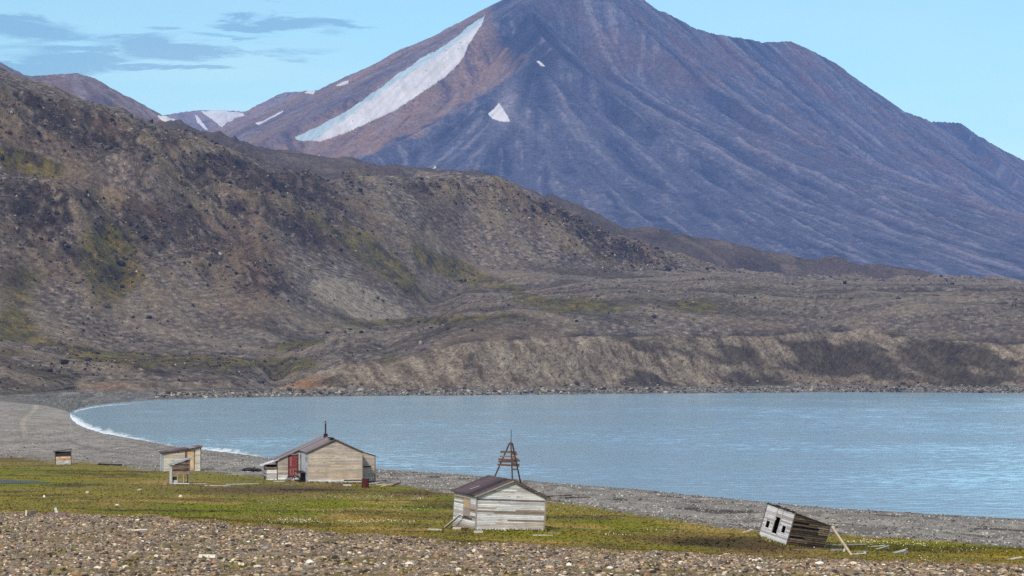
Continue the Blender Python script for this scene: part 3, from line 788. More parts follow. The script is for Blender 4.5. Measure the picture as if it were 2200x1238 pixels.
veil = t.math('MULTIPLY', t.ramp(el, [(0.16, 0.0), (0.5, 1.0)]), t.ramp(t.noise(cv.outputs[0], 0.35, 5, 0.55), [(0.3, 0.45), (0.6, 0.9)]))
base = t.mix('MIX', veil, base, (6.3, 7.0, 7.2))
t.link(base, bg.inputs['Color']); bg.inputs['Strength'].default_value = SKY_STR

sd = bpy.data.lights.new('sun', 'SUN'); sd.energy = SUN_E; sd.angle = math.radians(5); sd.color = (1.0, 0.90, 0.76)
so = bpy.data.objects.new('sun', sd); COL.objects.link(so)
dirv = Vector((math.sin(SUN_AZ) * math.cos(SUN_EL), math.cos(SUN_AZ) * math.cos(SUN_EL), math.sin(SUN_EL)))
so.rotation_euler = dirv.to_track_quat('Z', 'Y').to_euler()
so.location = dirv * 100

cam = bpy.data.cameras.new('camera'); co = bpy.data.objects.new('camera', cam); COL.objects.link(co)
cam.sensor_width = 36; cam.lens = 36 * F / 2200; cam.shift_y = (HY - 619) / 2200
cam.clip_start = 0.5; cam.clip_end = 40000
co.location = (0, 0, EYE); co.rotation_euler = (math.pi / 2, 0, 0)
S.camera = co
S.view_settings.view_transform = 'Standard'; S.view_settings.look = 'None'; S.view_settings.gamma = 1; S.view_settings.exposure = EXPO
S.cycles.volume_bounces = 1; S.cycles.max_bounces = 5; S.cycles.diffuse_bounces = 2; S.cycles.glossy_bounces = 2
S.cycles.use_denoising = False

if HAZE:
    hm = bpy.data.materials.new('air'); hm.use_nodes = True
    t = NT(hm.node_tree); t.n.clear()
    out = t.new('ShaderNodeOutputMaterial'); pv = t.new('ShaderNodeVolumePrincipled')
    pv.inputs['Color'].default_value = HAZE_COL; pv.inputs['Density'].default_value = HAZE; pv.inputs['Anisotropy'].default_value = 0.0
    t.link(pv.outputs[0], out.inputs['Volume'])
    x0, x1, y0, y1, z0, z1 = -3800, 5200, -60, 12700, -7.5, float(MZ.max()) + 15
    hv = np.array([(x, y, z) for x in (x0, x1) for y in (y0, y1) for z in (z0, z1)], float)
    hf = np.array([[0, 1, 3, 2], [4, 6, 7, 5], [0, 4, 5, 1], [2, 3, 7, 6], [0, 2, 6, 4], [1, 5, 7, 3]])
    tag(mesh_np('haze', hv, hf, hm), kind='stuff')

# ------------------------------------------------------------------ materials of the built things
def wood_mat(name, bare, peel=(0.5, 0.62), stretch=(1.4, 1.4, 10), rough=0.85, fine=(0.7, 1.2)):
    """Col attribute = paint or weathered face; bare wood shows through where the noise says the paint is gone"""
    m, t, b = base_mat(name)
    tc = t.new('ShaderNodeTexCoord'); mp = t.new('ShaderNodeMapping'); mp.inputs['Scale'].default_value = stretch
    t.link(tc.outputs['Object'], mp.inputs[0])
    a = t.new('ShaderNodeVertexColor', layer_name='Col')
    c = a.outputs['Color']
    if peel:
        c = t.mix('MIX', t.ramp(t.noise(mp.outputs[0], 1.0, 6, 0.7, 0.4), [(peel[0], 0.0), (peel[1], 1.0)]), c, tuple(bare))
    c = t.mix('MULTIPLY', 1.0, c, t.ramp(t.noise(mp.outputs[0], 3.5, 6, 0.75), [(0.25, fine[0]), (0.75, fine[1])]))
    c = t.mix('MULTIPLY', 1.0, c, t.ramp(t.noise(tc.outputs['Object'], 0.7, 3, 0.6), [(0.3, 0.8), (0.7, 1.1)]))
    t.link(c, b.inputs['Base Color']); b.inputs['Roughness'].default_value = rough; b.inputs['Specular IOR Level'].default_value = 0.15
    bn = t.new('ShaderNodeBump'); bn.inputs['Strength'].default_value = 0.4; bn.inputs['Distance'].default_value = 0.01
    t.link(t.noise(mp.outputs[0], 4.0, 6, 0.7), bn.inputs['Height']); t.link(bn.outputs[0], b.inputs['Normal'])
    return m


M_PAINT = wood_mat('peeling_white_paint', sl(146, 132, 120), (0.56, 0.66))
M_TAN = wood_mat('weathered_tan_siding', sl(120, 112, 106), (0.55, 0.66))
M_WOOD = wood_mat('grey_driftwood', sl(96, 80, 66), (0.55, 0.7), (3, 3, 3))
M_LOG = wood_mat('dark_old_boards', sl(70, 56, 48), (0.5, 0.62), (1.2, 1.2, 9), fine=(0.5, 1.4))
M_ROOF = wood_mat('tar_paper', sl(116, 104, 104), (0.62, 0.72), (1.5, 0.5, 1.5), 0.8)
M_RUST = wood_mat('rusted_steel', sl(70, 34, 24), (0.45, 0.6), (3, 3, 3), 0.8)
M_STONE = vcol_mat('field_stone', [(3.0, 0.75, 1.2), (14.0, 0.8, 1.2)], bump=0.5, bump_scale=6, bump_dist=0.05)
M_PLANT = vcol_mat('dry_plant', [(0.6, 0.85, 1.15)], rough=0.9)


class MB:
    def __init__(s): s.v, s.f, s.c = [], [], []

    def hexa(s, p, col):
        """p: 8 points, bottom ring of four then top ring of four"""
        n = len(s.v); s.v += [tuple(q) for q in p]; s.c += [tuple(col)] * 8
        s.f += [tuple(n + i for i in q) for q in ((3, 2, 1, 0), (4, 5, 6, 7), (0, 1, 5, 4), (1, 2, 6, 5), (2, 3, 7, 6), (3, 0, 4, 7))]

    def box(s, lo, hi, col):
        (a, b, c), (d, e, f) = lo, hi
        s.hexa([(a, b, c), (d, b, c), (d, e, c), (a, e, c), (a, b, f), (d, b, f), (d, e, f), (a, e, f)], col)

    def bar(s, p, q, w, h, col, up=(0, 0, 1), w2=None, h2=None):
        """a straight board from p to q, w across, h in the up direction"""
        p, q = np.array(p, float), np.array(q, float); a = (q - p) / np.linalg.norm(q - p)
        sd = np.cross(a, up); sd /= np.linalg.norm(sd); u = np.cross(sd, a)
        w2 = w if w2 is None else w2; h2 = h if h2 is None else h2
        P0 = [p + sd * w / 2 * i + u * h / 2 * j for i, j in ((-1, -1), (1, -1), (1, 1), (-1, 1))]
        P1 = [q + sd * w2 / 2 * i + u * h2 / 2 * j for i, j in ((-1, -1), (1, -1), (1, 1), (-1, 1))]
        s.hexa(P0 + P1, col)

    def tube(s, p, q, r, col, n=12, r2=None):
        p, q = np.array(p, float), np.array(q, float); a = (q - p) / np.linalg.norm(q - p); r2 = r if r2 is None else r2
        e = np.cross(a, (0.3, 0.9, 0.1)); e /= np.linalg.norm(e); g = np.cross(a, e)
        k = len(s.v)
        for i in range(n):
            th = 2 * math.pi * i / n; o = e * math.cos(th) + g * math.sin(th)
            s.v += [tuple(p + o * r), tuple(q + o * r2)]; s.c += [tuple(col)] * 2
        for i in range(n):
            j = (i + 1) % n; s.f.append((k + 2 * i, k + 2 * j, k + 2 * j + 1, k + 2 * i + 1))
        s.f.append(tuple(k + 2 * i for i in range(n))[::-1]); s.f.append(tuple(k + 2 * i + 1 for i in range(n)))

    def build(s, name, mat, parent=None):
        me = bpy.data.meshes.new(name); me.from_pydata(s.v, [], s.f)
        at = me.color_attributes.new('Col', 'FLOAT_COLOR', 'POINT')
        c = np.ones((len(s.v), 4), dtype=np.float32); c[:, :3] = np.clip(np.array(s.c), 0, 1)
        at.data.foreach_set('color', c.ravel())
        me.materials.append(mat); me.update()
        o = bpy.data.objects.new(name, me); COL.objects.link(o)
        if parent: o.parent = parent
        return o


R = random.Random(11)


def jit(c, a=0.12):
    k = 1 + R.uniform(-a, a)
    return tuple(min(1, x * k) for x in c)


def pick(pal, a=0.1): return jit(R.choice(pal), a)


def siding(mb, o, u, n, prof, z0, z1, bh, colf, openings=(), t=0.028, gap=0.0, warp=0.0, joint=None, vertical=False):
    """lapped boards on a wall plane: o origin, u along, n outward normal; prof(z) -> (a, b) extents; openings (a0, a1, z0, z1)"""
    o, u, n = np.array(o, float), np.array(u, float), np.array(n, float)
    Zv = np.array([0, 0, 1.0])
    z = z0
    while z < z1 - 0.02:
        zt = min(z + bh, z1)
        A0, B0 = prof(z); A1, B1 = prof(zt)
        ivs = [(0.0, 1.0)]
        for (oa, ob, oz0, oz1) in openings:
            if zt > oz0 + 0.01 and z < oz1 - 0.01:
                fa, fb = (oa - A0) / max(B0 - A0, 1e-6), (ob - A0) / max(B0 - A0, 1e-6)
                nv = []
                for a, b in ivs:
                    if fb <= a or fa >= b: nv.append((a, b)); continue
                    if fa > a: nv.append((a, fa))
                    if fb < b: nv.append((fb, b))
                ivs = nv
        if joint:
            nv = []
            for a, b in ivs:
                if (b - a) * (B0 - A0) > 1.6 and R.random() < joint:
                    c = R.uniform(a + .25 * (b - a), a + .75 * (b - a)); nv += [(a, c), (c, b)]
                else: nv.append((a, b))
            ivs = nv
        for a, b in ivs:
            a0, b0 = A0 + a * (B0 - A0), A0 + b * (B0 - A0); a1, b1 = A1 + a * (B1 - A1), A1 + b * (B1 - A1)
            if b0 - a0 < 0.03: continue
            cl = colf((a0 + b0) / 2, (z + zt) / 2)
            if cl is None: continue
            w = R.uniform(-warp, warp)
            tb, tt = t + 0.012, t * 0.6
            zz0, zz1 = z + gap / 2, zt - gap / 2
            q = []
            for (aa, bb, h, th, dz) in ((a0 + 0.003, b0 - 0.003, zz0, tb, w), (a1 + 0.003, b1 - 0.003, zz1, tt, w)):
                q += [o + u * aa + n * th + Zv * (h - dz), o + u * bb + n * th + Zv * (h + dz), o + u * bb - n * 0.006 + Zv * (h + dz), o + u * aa - n * 0.006 + Zv * (h - dz)]
            mb.hexa(q, cl)
        z = zt


def slab(mb, corners, t, col):
    """roof sheet: four corners in order, thickness t along the upward normal"""
    c = [np.array(x, float) for x in corners]
    n = np.cross(c[1] - c[0], c[3] - c[0]); n /= np.linalg.norm(n)
    if n[2] < 0: n = -n
    mb.hexa(c + [x + n * t for x in c], col)


def strips(mb, e0, e1, r0, r1, k, t, pal, amp=0.006):
    """a roof slope from eave edge e0-e1 to ridge edge r0-r1 laid in k strips that run from eave to ridge"""
    e0, e1, r0, r1 = (np.array(v, float) for v in (e0, e1, r0, r1))
    cuts = np.linspace(0, 1, k + 1)
    for a, b in zip(cuts[:-1], cuts[1:]):
        dz = np.array([0, 0, R.uniform(0, amp)])
        b2 = b - 0.0015
        slab(mb, [e0 + (e1 - e0) * a + dz, e0 + (e1 - e0) * b2 + dz, r0 + (r1 - r0) * b2 + dz, r0 + (r1 - r0) * a + dz], t, pick(pal, .16))


def root(name, label, cat, loc, yaw=0.0, roll=0.0, pitch=0.0, group=None):
    o = bpy.data.objects.new(name, None); COL.objects.link(o)
    o.empty_display_size = 0.3
    o.location = tuple(float(v) for v in loc)
    o.rotation_euler = (Matrix.Rotation(math.radians(roll), 3, 'Y') @ Matrix.Rotation(math.radians(pitch), 3, 'X') @ Matrix.Rotation(math.radians(yaw), 3, 'Z')).to_euler()
    return tag(o, label, cat, group)


def show(o, pts, names):          # authoring aid: where key points land in the photo
    pass


WHITE = [sl(214, 212, 216), sl(196, 194, 198), sl(178, 172, 172), sl(205, 200, 200), sl(222, 222, 226)]
WORN = [sl(170, 152, 138), sl(150, 132, 118), sl(186, 174, 164), sl(120, 110, 104)]
GREY = [sl(170, 172, 178), sl(150, 152, 158), sl(186, 188, 194)]
TANS = [sl(172, 158, 147), sl(160, 148, 140), sl(184, 171, 159), sl(154, 145, 141)]
WARM = [sl(186, 160, 134), sl(178, 154, 132), sl(172, 150, 132), sl(190, 166, 142)]
DARKW = [sl(66, 54, 48), sl(84, 68, 58), sl(52, 44, 42), sl(110, 92, 78), sl(96, 80, 70)]
LOGP = [sl(112, 92, 76), sl(134, 108, 86), sl(78, 62, 52), sl(94, 78, 66), sl(150, 126, 104)]
TAR = [sl(78, 64, 70), sl(66, 54, 60), sl(88, 72, 76), sl(58, 48, 54)]
SLATE = [sl(132, 122, 130), sl(116, 106, 114), sl(104, 96, 104), sl(146, 134, 138), sl(124, 110, 112)]
BLK = sl(22, 20, 20)

# ------------------------------------------------------------------ white hut in the foreground
W_, L_, HE, HP = 5.25, 4.4, 2.62, 3.72
hA = root('wooden_hut', 'white peeling clapboard hut with dark brown roof and boarded side window', 'hut', LAND.hit(1020.5, 1143), 22, 3.2)
rise = HP - HE
prof = lambda z: (0, W_) if z <= HE else ((z - HE) / rise * W_ / 2, W_ - (z - HE) / rise * W_ / 2)


def colA(a, z):
    f = min(1, max(0, math.exp(-((z - 1.15) / 0.75) ** 2) * (0.9 if 0.6 < a < 4.6 else .5)))
    if abs(z - 2.28) < 0.07 and 0.3 < a < 4.9: return jit(sl(104, 100, 104), .05)
    return pick(WORN, .1) if R.random() < f * 0.36 else pick(WHITE, .07)


m = MB(); siding(m, (0, 0, 0), (1, 0, 0), (0, -1, 0), prof, -0.12, HP - 0.03, 0.118, colA, warp=0.006, joint=.5)
m.box((0.02, 0.006, -0.3), (W_ - 0.02, 0.06, HE), sl(60, 50, 44)); m.build('wall', M_PAINT, hA)
m = MB(); siding(m, (0, L_, 0), (0, -1, 0), (-1, 0, 0), lambda z: (0, L_), -0.1, HE, 0.118, lambda a, z: pick(WHITE, .1) if R.random() < .8 else pick(WORN), openings=[(2.05, 3.25, 0.95, 2.2)], warp=.004)
m.box((0.006, 0.02, -0.3), (0.06, L_ - 0.02, HE), sl(70, 60, 54)); m.build('wall', M_PAINT, hA)
m = MB(); siding(m, (W_, 0, 0), (0, 1, 0), (1, 0, 0), lambda z: (0, L_), -0.1, HE, 0.118, lambda a, z: pick(WHITE, .1)); m.box((W_ - 0.06, 0.02, -0.3), (W_ - 0.006, L_ - 0.02, HE), sl(70, 60, 54)); m.build('wall', M_PAINT, hA)
m = MB(); siding(m, (W_, L_, 0), (-1, 0, 0), (0, 1, 0), prof, -0.1, HP - .03, 0.118, lambda a, z: pick(WHITE, .1)); m.build('wall', M_PAINT, hA)
for (x, y) in ((-0.03, -0.03), (W_ - 0.07, -0.03), (-0.03, L_ - 0.05)):
    m = MB(); m.box((x, y - .012, -0.28), (x + 0.1, y + 0.09, HE + 0.02), jit(sl(150, 140, 134))); m.build('corner_board', M_PAINT, hA)
ov, oe = 0.28, 0.24
sl_ = rise / (W_ / 2)
m = MB()
strips(m, (-oe, L_ + ov, HE - oe * sl_), (-oe, -ov, HE - oe * sl_), (W_ / 2, L_ + ov, HP), (W_ / 2, -ov, HP), 9, 0.05, TAR, .014)
strips(m, (W_ + oe, -ov, HE - oe * sl_), (W_ + oe, L_ + ov, HE - oe * sl_), (W_ / 2 + .005, -ov, HP), (W_ / 2 + .005, L_ + ov, HP), 9, 0.05, TAR, .014)
rA = m.build('roof', M_ROOF, hA)
m = MB(); m.bar((-oe - .02, -ov - .012, HE - oe * sl_ - .04), (W_ / 2, -ov - .012, HP - .04), .024, .11, sl(150, 134, 128)); m.build('rake_board', M_PAINT, hA)
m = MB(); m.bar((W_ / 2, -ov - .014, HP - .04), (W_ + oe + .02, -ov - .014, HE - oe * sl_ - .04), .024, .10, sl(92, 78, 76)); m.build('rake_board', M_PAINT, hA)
m = MB(); m.box((-.6, L_ * .62, HE + .6 * 0 - .0), (-.59, L_ * .63, HE + .01), sl(200, 196, 196))
m = MB(); m.bar((.35, L_ * .55, HE + .35 * sl_ + .075), (1.0, L_ * .50, HE + 1.0 * sl_ + .075), .14, .02, sl(190, 180, 176)); m.build('roof_batten', M_PAINT, hA)
m = MB(); m.bar((1.9, L_ * .2, HE + 1.9 * sl_ + .075), (2.15, L_ * .2, HE + 2.15 * sl_ + .075), .2, .02, BLK); m.build('roof_patch', M_ROOF, hA)
m = MB()
for y0, y1, z0, z1 in ((L_ - 3.32, L_ - 3.25, .9, 2.25), (L_ - 2.05, L_ - 1.98, .9, 2.25), (L_ - 3.25, L_ - 2.05, 2.19, 2.25)): m.box((-.06, y0, z0), (.02, y1, z1), sl(150, 140, 132))
wn = m.build('window', M_PAINT, hA)
m = MB(); m.box((-.03, L_ - 3.25, 1.55), (-.012, L_ - 2.05, 2.19), sl(186, 158, 132)); m.build('cover_board', M_TAN, wn)
m = MB(); m.box((-.035, L_ - 3.25, .97), (-.017, L_ - 2.05, 1.54), sl(150, 136, 128)); m.build('cover_board', M_TAN, wn)
m = MB(); m.box((-.13, L_ - 3.8, .84), (.02, L_ - 1.95, .9), sl(84, 62, 52)); m.build('window_sill', M_TAN, wn)
# plank ramp leaning on its left side, rubble steps
hb = LAND.hit(957, 1135)


def plank(p, q, w, h, col, label, mat=None, cat='plank', group=None, name='plank', up=(0, 0, 1)):
    p, q = np.array(p, float), np.array(q, float); c0 = (p + q) / 2
    m_ = MB(); m_.bar(p - c0, q - c0, w, h, col, up); o = m_.build(name, mat or M_WOOD); o.location = tuple(c0)
    return tag(o, label, cat, group)


pa = np.array(hA.matrix_basis @ Vector((-0.35, 2.1, 1.05)))
plank(hb + [0, 0, .06], pa, .22, .05, sl(206, 204, 206), 'pale plank propped against the side wall of the white hut below its boarded window')

# ------------------------------------------------------------------ big house by the beach
W_, L_, HE, HP = 5.75, 9.4, 3.3, 4.62
hB = root('wooden_house', 'large tan clapboard house with stovepipe, red side door and grey roof', 'house', LAND.hit(661.4, 1038.5), 11, 0)
rise = HP - HE; sl_ = rise / (W_ / 2)
prof = lambda z: (0, W_) if z <= HE else ((z - HE) / rise * W_ / 2, W_ - (z - HE) / rise * W_ / 2)


def colB(a, z):
    f = math.exp(-((a - 3.6) / 2.0) ** 2 - ((z - 0.95) / 0.65) ** 2)
    return pick(WARM, .08) if R.random() < f * .8 else pick(TANS, .09)


m = MB(); siding(m, (0, 0, 0), (1, 0, 0), (0, -1, 0), prof, 0.42, HP - .03, 0.15, colB, warp=.004, joint=.9)
m.box((.02, .006, .2), (W_ - .02, .06, HE), sl(60, 50, 44)); m.build('wall', M_TAN, hB)
m = MB(); siding(m, (0.02, -.01, 0), (1, 0, 0), (0, -1, 0), lambda z: (0, W_ - .04), -.25, .42, .15, lambda a, z: pick(WHITE if R.random() < .6 else DARKW), gap=.02, warp=.012, joint=.9)
m.box((.02, .02, -.3), (W_ - .02, .08, .42), sl(60, 56, 52)); m.build('skirting', M_PAINT, hB)
m = MB(); siding(m, (0, L_, 0), (0, -1, 0), (-1, 0, 0), lambda z: (0, L_), -.1, HE, .15, lambda a, z: pick(GREY, .1)); m.box((.006, .02, -.2), (.06, L_ - .02, HE), sl(60, 54, 50)); m.build('wall', M_TAN, hB)
m = MB(); siding(m, (W_, 0, 0), (0, 1, 0), (1, 0, 0), lambda z: (0, L_), -.1, HE, .15, lambda a, z: pick(TANS)); m.box((W_ - .06, .02, -.2), (W_ - .006, L_ - .02, HE), sl(60, 54, 50)); m.build('wall', M_TAN, hB)
m = MB(); siding(m, (W_, L_ + 2.8, 0), (-1, 0, 0), (0, 1, 0), prof, -.1, HP - .03, .15, lambda a, z: pick(TANS)); m.build('wall', M_TAN, hB)
for x, y in ((-.035, -.045), (W_ - .075, -.045)):
    m = MB(); m.box((x, y, -.2), (x + .11, y + .1, HE + .02), jit(sl(168, 158, 152))); m.build('corner_board', M_TAN, hB)
ov, oe = .22, .22
YB = L_ + 2.8
m = MB()
strips(m, (-oe, YB + ov, HE - oe * sl_), (-oe, -ov, HE - oe * sl_), (W_ / 2, YB + ov, HP), (W_ / 2, -ov, HP), 8, .05, SLATE, .03)
strips(m, (W_ + oe, -ov, HE - oe * sl_), (W_ + oe, YB + ov, HE - oe * sl_), (W_ / 2 + .004, -ov, HP), (W_ / 2 + .004, YB + ov, HP), 8, .05, SLATE, .03)
rf = m.build('roof', M_ROOF, hB)
m = MB(); m.bar((W_ / 2 - .3, -ov - .05, HP + .10), (W_ / 2 - .28, 2.6, HP + .10), .42, .10, BLK * 1.6); m.build('ridge_cap', M_ROOF, rf)
m = MB(); m.bar((-oe - .02, -ov - .014, HE - oe * sl_ - .03), (W_ / 2, -ov - .014, HP - .03), .028, .11, sl(88, 76, 72)); m.build('rake_board', M_TAN, hB)
m = MB(); m.bar((W_ / 2, -ov - .016, HP - .03), (W_ + oe + .02, -ov - .016, HE - oe * sl_ - .03), .028, .11, sl(70, 60, 58)); m.build('rake_board', M_TAN, hB)
m = MB(); m.tube((W_ / 2 - .12, 7.9, HP - .15), (W_ / 2 - .12, 7.9, HP + 1.55), .085, sl(44, 34, 36), 12); ch = m.build('stovepipe', M_RUST, hB)
m = MB(); m.box((W_ / 2 - .32, 7.7, HP - .2), (W_ / 2 + .1, 8.1, HP + .36), sl(40, 34, 36)); m.build('pipe_collar', M_RUST, ch)
m = MB(); m.tube((W_ / 2 - .12, 7.9, HP + 1.5), (W_ / 2 - .12, 7.9, HP + 1.56), .1, sl(190, 190, 190), 12); m.tube((W_ / 2 - .12, 7.9, HP + 1.62), (W_ / 2 - .12, 7.9, HP + 1.74), .17, sl(40, 34, 36), 12, .05); m.build('pipe_cap', M_RUST, ch)
# left wing with the red door
AY, AX = 8.1, 2.4
topz = lambda a: HE - sl_ * a
m = MB()
profW = lambda z: (0 if z <= topz(AX) else AX - (HE - z) / sl_, AX)
siding(m, (-AX, AY, 0), (1, 0, 0), (0, -1, 0), profW, -.1, HE - .06, .16, lambda a, z: pick(TANS if z > .5 else WHITE, .1), openings=[(1.08, 2.2, .38, 2.72)], warp=.004)
m.box((-AX + .02, AY + .006, -.2), (-.02, AY + .05, topz(AX)), sl(60, 50, 44)); m.build('wall', M_TAN, hB)
m = MB(); siding(m, (-AX, YB, 0), (0, -1, 0), (-1, 0, 0), lambda z: (0, YB - AY), -.1, topz(AX), .16, lambda a, z: pick(GREY)); m.build('wall', M_TAN, hB)
m = MB(); strips(m, (-AX - .35, YB + ov, topz(AX + .35)), (-AX - .35, AY - .2, topz(AX + .35)), (-oe + .01, YB + ov, topz(.2)), (-oe + .01, AY - .2, topz(.2)), 3, .05, SLATE, .02); m.build('roof', M_ROOF, hB)
m = MB(); m.bar((-AX - .37, AY - .215, topz(AX + .37) - .02), (.02, AY - .215, HE - .02), .028, .1, sl(84, 74, 72)); m.build('rake_board', M_TAN, hB)
dx0, dx1 = -AX + 1.08, -AX + 2.2
m = MB()
m.box((dx0, AY - .05, .38), (dx0 + .12, AY + .02, 2.72), sl(70, 52, 50)); m.box((dx1 - .12, AY - .05, .38), (dx1, AY + .02, 2.72), sl(70, 52, 50)); m.box((dx0 + .12, AY - .05, 2.6), (dx1 - .12, AY + .02, 2.72), sl(80, 56, 52)); m.box((dx0 - .1, AY - .12, .26), (dx1 + .1, AY + .02, .38), sl(60, 46, 44))
fr = m.build('door_frame', M_TAN, hB)
m = MB(); RED = sl(128, 58, 62); LR = sl(156, 96, 94)
m.box((dx0 + .12, AY - .012, .38), (dx1 - .12, AY + .004, 2.6), RED)
for a, b, z0, z1, c_ in ((.2, .42, 1.45, 2.45, LR), (.7, .92, 1.45, 2.45, RED), (.2, .92, .5, 1.2, LR), (.32, .5, .58, 1.12, RED), (.62, .8, .58, 1.12, RED)):
    m.box((dx0 + a, AY - .026 - (.008 if c_ is RED else 0), z0), (dx0 + b, AY - .010, z1), c_)
dr = m.build('door', M_TAN, fr)
m = MB(); m.box((-.14, AY - .05, -.2), (-.02, AY + .04, HE - .12), sl(176, 170, 168)); m.build('corner_board', M_TAN, hB)
# recessed side wall between gable and wing: pale sheet and an open dark bin under it
m = MB(); m.box((-.07, 2.1, 1.15), (-.045, 6.9, 3.02), sl(184, 184, 196)); m.build('wall_sheet', M_PAINT, hB)
m = MB(); m.box((-.1, 6.2, 1.2), (-.05, 6.55, 3.1), sl(70, 54, 52)); m.build('shutter', M_TAN, hB)
m = MB()
for z in (0, .98): m.box((-.75, 1.9, z), (-.045, 7.0, z + .06), sl(50, 44, 44))
m.box((-.745, 1.9, .06), (-.69, 1.98, .98), sl(46, 40, 40)); m.box((-.745, 6.9, .06), (-.69, 6.98, .98), sl(46, 40, 40)); m.box((-.10, 1.95, .06), (-.05, 6.95, .98), BLK)
bn_ = m.build('storage_bin', M_LOG, hB)
for z in (.35, .72):
    m = MB(); m.bar((-.72, 2.0, z), (-.72, 6.88, z + .08), .03, .09, sl(150, 150, 158)); m.build('slat', M_PAINT, bn_)
# right lean-to
RX, RY, HR = 1.95, 4.0, 2.7
topr = lambda a: HE - .04 - (HE - HR) / RX * a
m = MB(); siding(m, (W_, RY, 0), (1, 0, 0), (0, -1, 0), lambda z: (0, RX if z <= HR else (HE - .04 - z) / ((HE - HR) / RX)), .0, HE - .1, .16, lambda a, z: pick([sl(170, 156, 146), sl(160, 150, 146), sl(180, 166, 156)], .06), openings=[(.7, 1.5, 1.52, 1.6)])
m.box((W_ + .02, RY + .006, -.2), (W_ + RX - .02, RY + .05, HR), sl(40, 34, 32)); m.build('wall', M_TAN, hB)
m = MB(); siding(m, (W_ + RX, RY, 0), (0, 1, 0), (1, 0, 0), lambda z: (0, 5.2), 0, HR, .16, lambda a, z: pick(TANS)); m.box((W_ + RX - .05, RY + .02, -.2), (W_ + RX - .006, RY + 5.2, HR), sl(50, 44, 40)); m.build('wall', M_TAN, hB)
m = MB(); strips(m, (W_ + RX + .25, RY - .15, topr(RX + .25)), (W_ + RX + .25, RY + 5.3, topr(RX + .25)), (W_ + oe + .01, RY - .15, topr(oe) + .02), (W_ + oe + .01, RY + 5.3, topr(oe) + .02), 3, .05, TAR, .02); m.build('roof', M_ROOF, hB)
m = MB(); m.box((W_ + RX - .08, RY - .05, -.2), (W_ + RX + .03, RY + .06, HR - .02), sl(120, 104, 96)); m.build('corner_board', M_TAN, hB)
# low open shack against the left wing
SX0, SX1 = -AX - 1.35, -AX - .03
for lo_, hi_, c_, nm_ in (((SX0, AY, -.1), (SX0 + .1, AY + .1, 1.6), sl(120, 112, 108), 'shack_post'), ((SX1 - .1, AY, -.1), (SX1, AY + .1, 2.05), sl(70, 60, 56), 'shack_post'), ((SX0, AY + 1.9, -.1), (SX0 + .1, AY + 2.0, 1.6), sl(120, 112, 108), 'shack_post'),
                          ((SX0 + .1, AY + .02, 1.22), (SX1 - .1, AY + .08, 1.38), sl(150, 122, 92), 'shack_beam'), ((SX0 + .1, AY + 1.9, -.1), (SX1, AY + 1.95, 1.6), sl(52, 44, 42), 'shack_back')):
    m = MB(); m.box(lo_, hi_, c_); m.build(nm_, M_LOG, hB)
m = MB(); siding(m, (SX0 + .1, AY + .03, 0), (1, 0, 0), (0, -1, 0), lambda z: (0, SX1 - SX0 - .2), -.05, 1.12, .16, lambda a, z: pick(WHITE + GREY), gap=.015, warp=.012); m.build('shack_boards', M_PAINT, hB)
m = MB(); siding(m, (SX0, AY + 2, 0), (0, -1, 0), (-1, 0, 0), lambda z: (0, 2), -.05, 1.5, .16, lambda a, z: pick(DARKW + GREY), gap=.01, warp=.01); m.build('shack_boards', M_LOG, hB)
m = MB(); slab(m, [(SX0 - .5, AY - .25, 1.5), (SX1 + .1, AY - .25, 2.18), (SX1 + .1, AY + 2.1, 2.18), (SX0 - .5, AY + 2.1, 1.5)], .05, sl(206, 204, 212)); m.build('shack_roof', M_PAINT, hB)

# ------------------------------------------------------------------ mono-pitch shed
hS = root('shed', 'cream clapboard shed with sloping brown roof and tan plank door', 'shed', LAND.hit(352, 1013), 16, 0)
px_m = F / hS.location.y
W_ = 76.6 / px_m / math.cos(math.radians(16)); L_ = 15.3 / px_m / math.sin(math.radians(16)); H0, H1 = 40 / px_m, 51.5 / px_m * 1.01
roofz = lambda x: H0 + (H1 - H0) * x / W_
CRM = [sl(192, 184, 170), sl(182, 174, 162), sl(200, 192, 178), sl(176, 162, 154)]
m = MB(); siding(m, (0, 0, 0), (1, 0, 0), (0, -1, 0), lambda z: (0 if z <= H0 else (z - H0) / (H1 - H0) * W_, W_), -.1, H1 - .03, .16, lambda a, z: pick(CRM, .06), openings=[(W_ * .57, W_ * .83, .12, 2.45)])
m.box((.02, .006, -.2), (W_ - .02, .05, H0), sl(50, 42, 38)); m.build('wall', M_TAN, hS)
m = MB(); siding(m, (0, L_, 0), (0, -1, 0), (-1, 0, 0), lambda z: (0, L_), -.1, H0, H0 + .2, lambda a, z: pick(GREY))
for i in range(14): m.box((-.05, L_ * i / 14 + .01, -.1), (-.03, L_ * (i + 1) / 14 - .01, H0), pick(GREY, .14))
m.build('wall', M_PAINT, hS)
m = MB(); siding(m, (W_, 0, 0), (0, 1, 0), (1, 0, 0), lambda z: (0, L_), -.1, H1, .16, lambda a, z: pick(CRM)); m.build('wall', M_TAN, hS)
m = MB(); siding(m, (W_, L_, 0), (-1, 0, 0), (0, 1, 0), lambda z: (0, W_ if z <= H0 else W_ * (1 - (z - H0) / (H1 - H0))), -.1, H1 - .03, .16, lambda a, z: pick(CRM)); m.build('wall', M_TAN, hS)
m = MB(); strips(m, (-.25, L_ + .2, roofz(-.25)), (W_ + .15, L_ + .2, roofz(W_ + .15)), (-.25, -.25, roofz(-.25)), (W_ + .15, -.25, roofz(W_ + .15)), 6, .09, [sl(96, 74, 80), sl(112, 92, 98), sl(84, 66, 72), sl(150, 138, 146)], .04); m.build('roof', M_ROOF, hS)
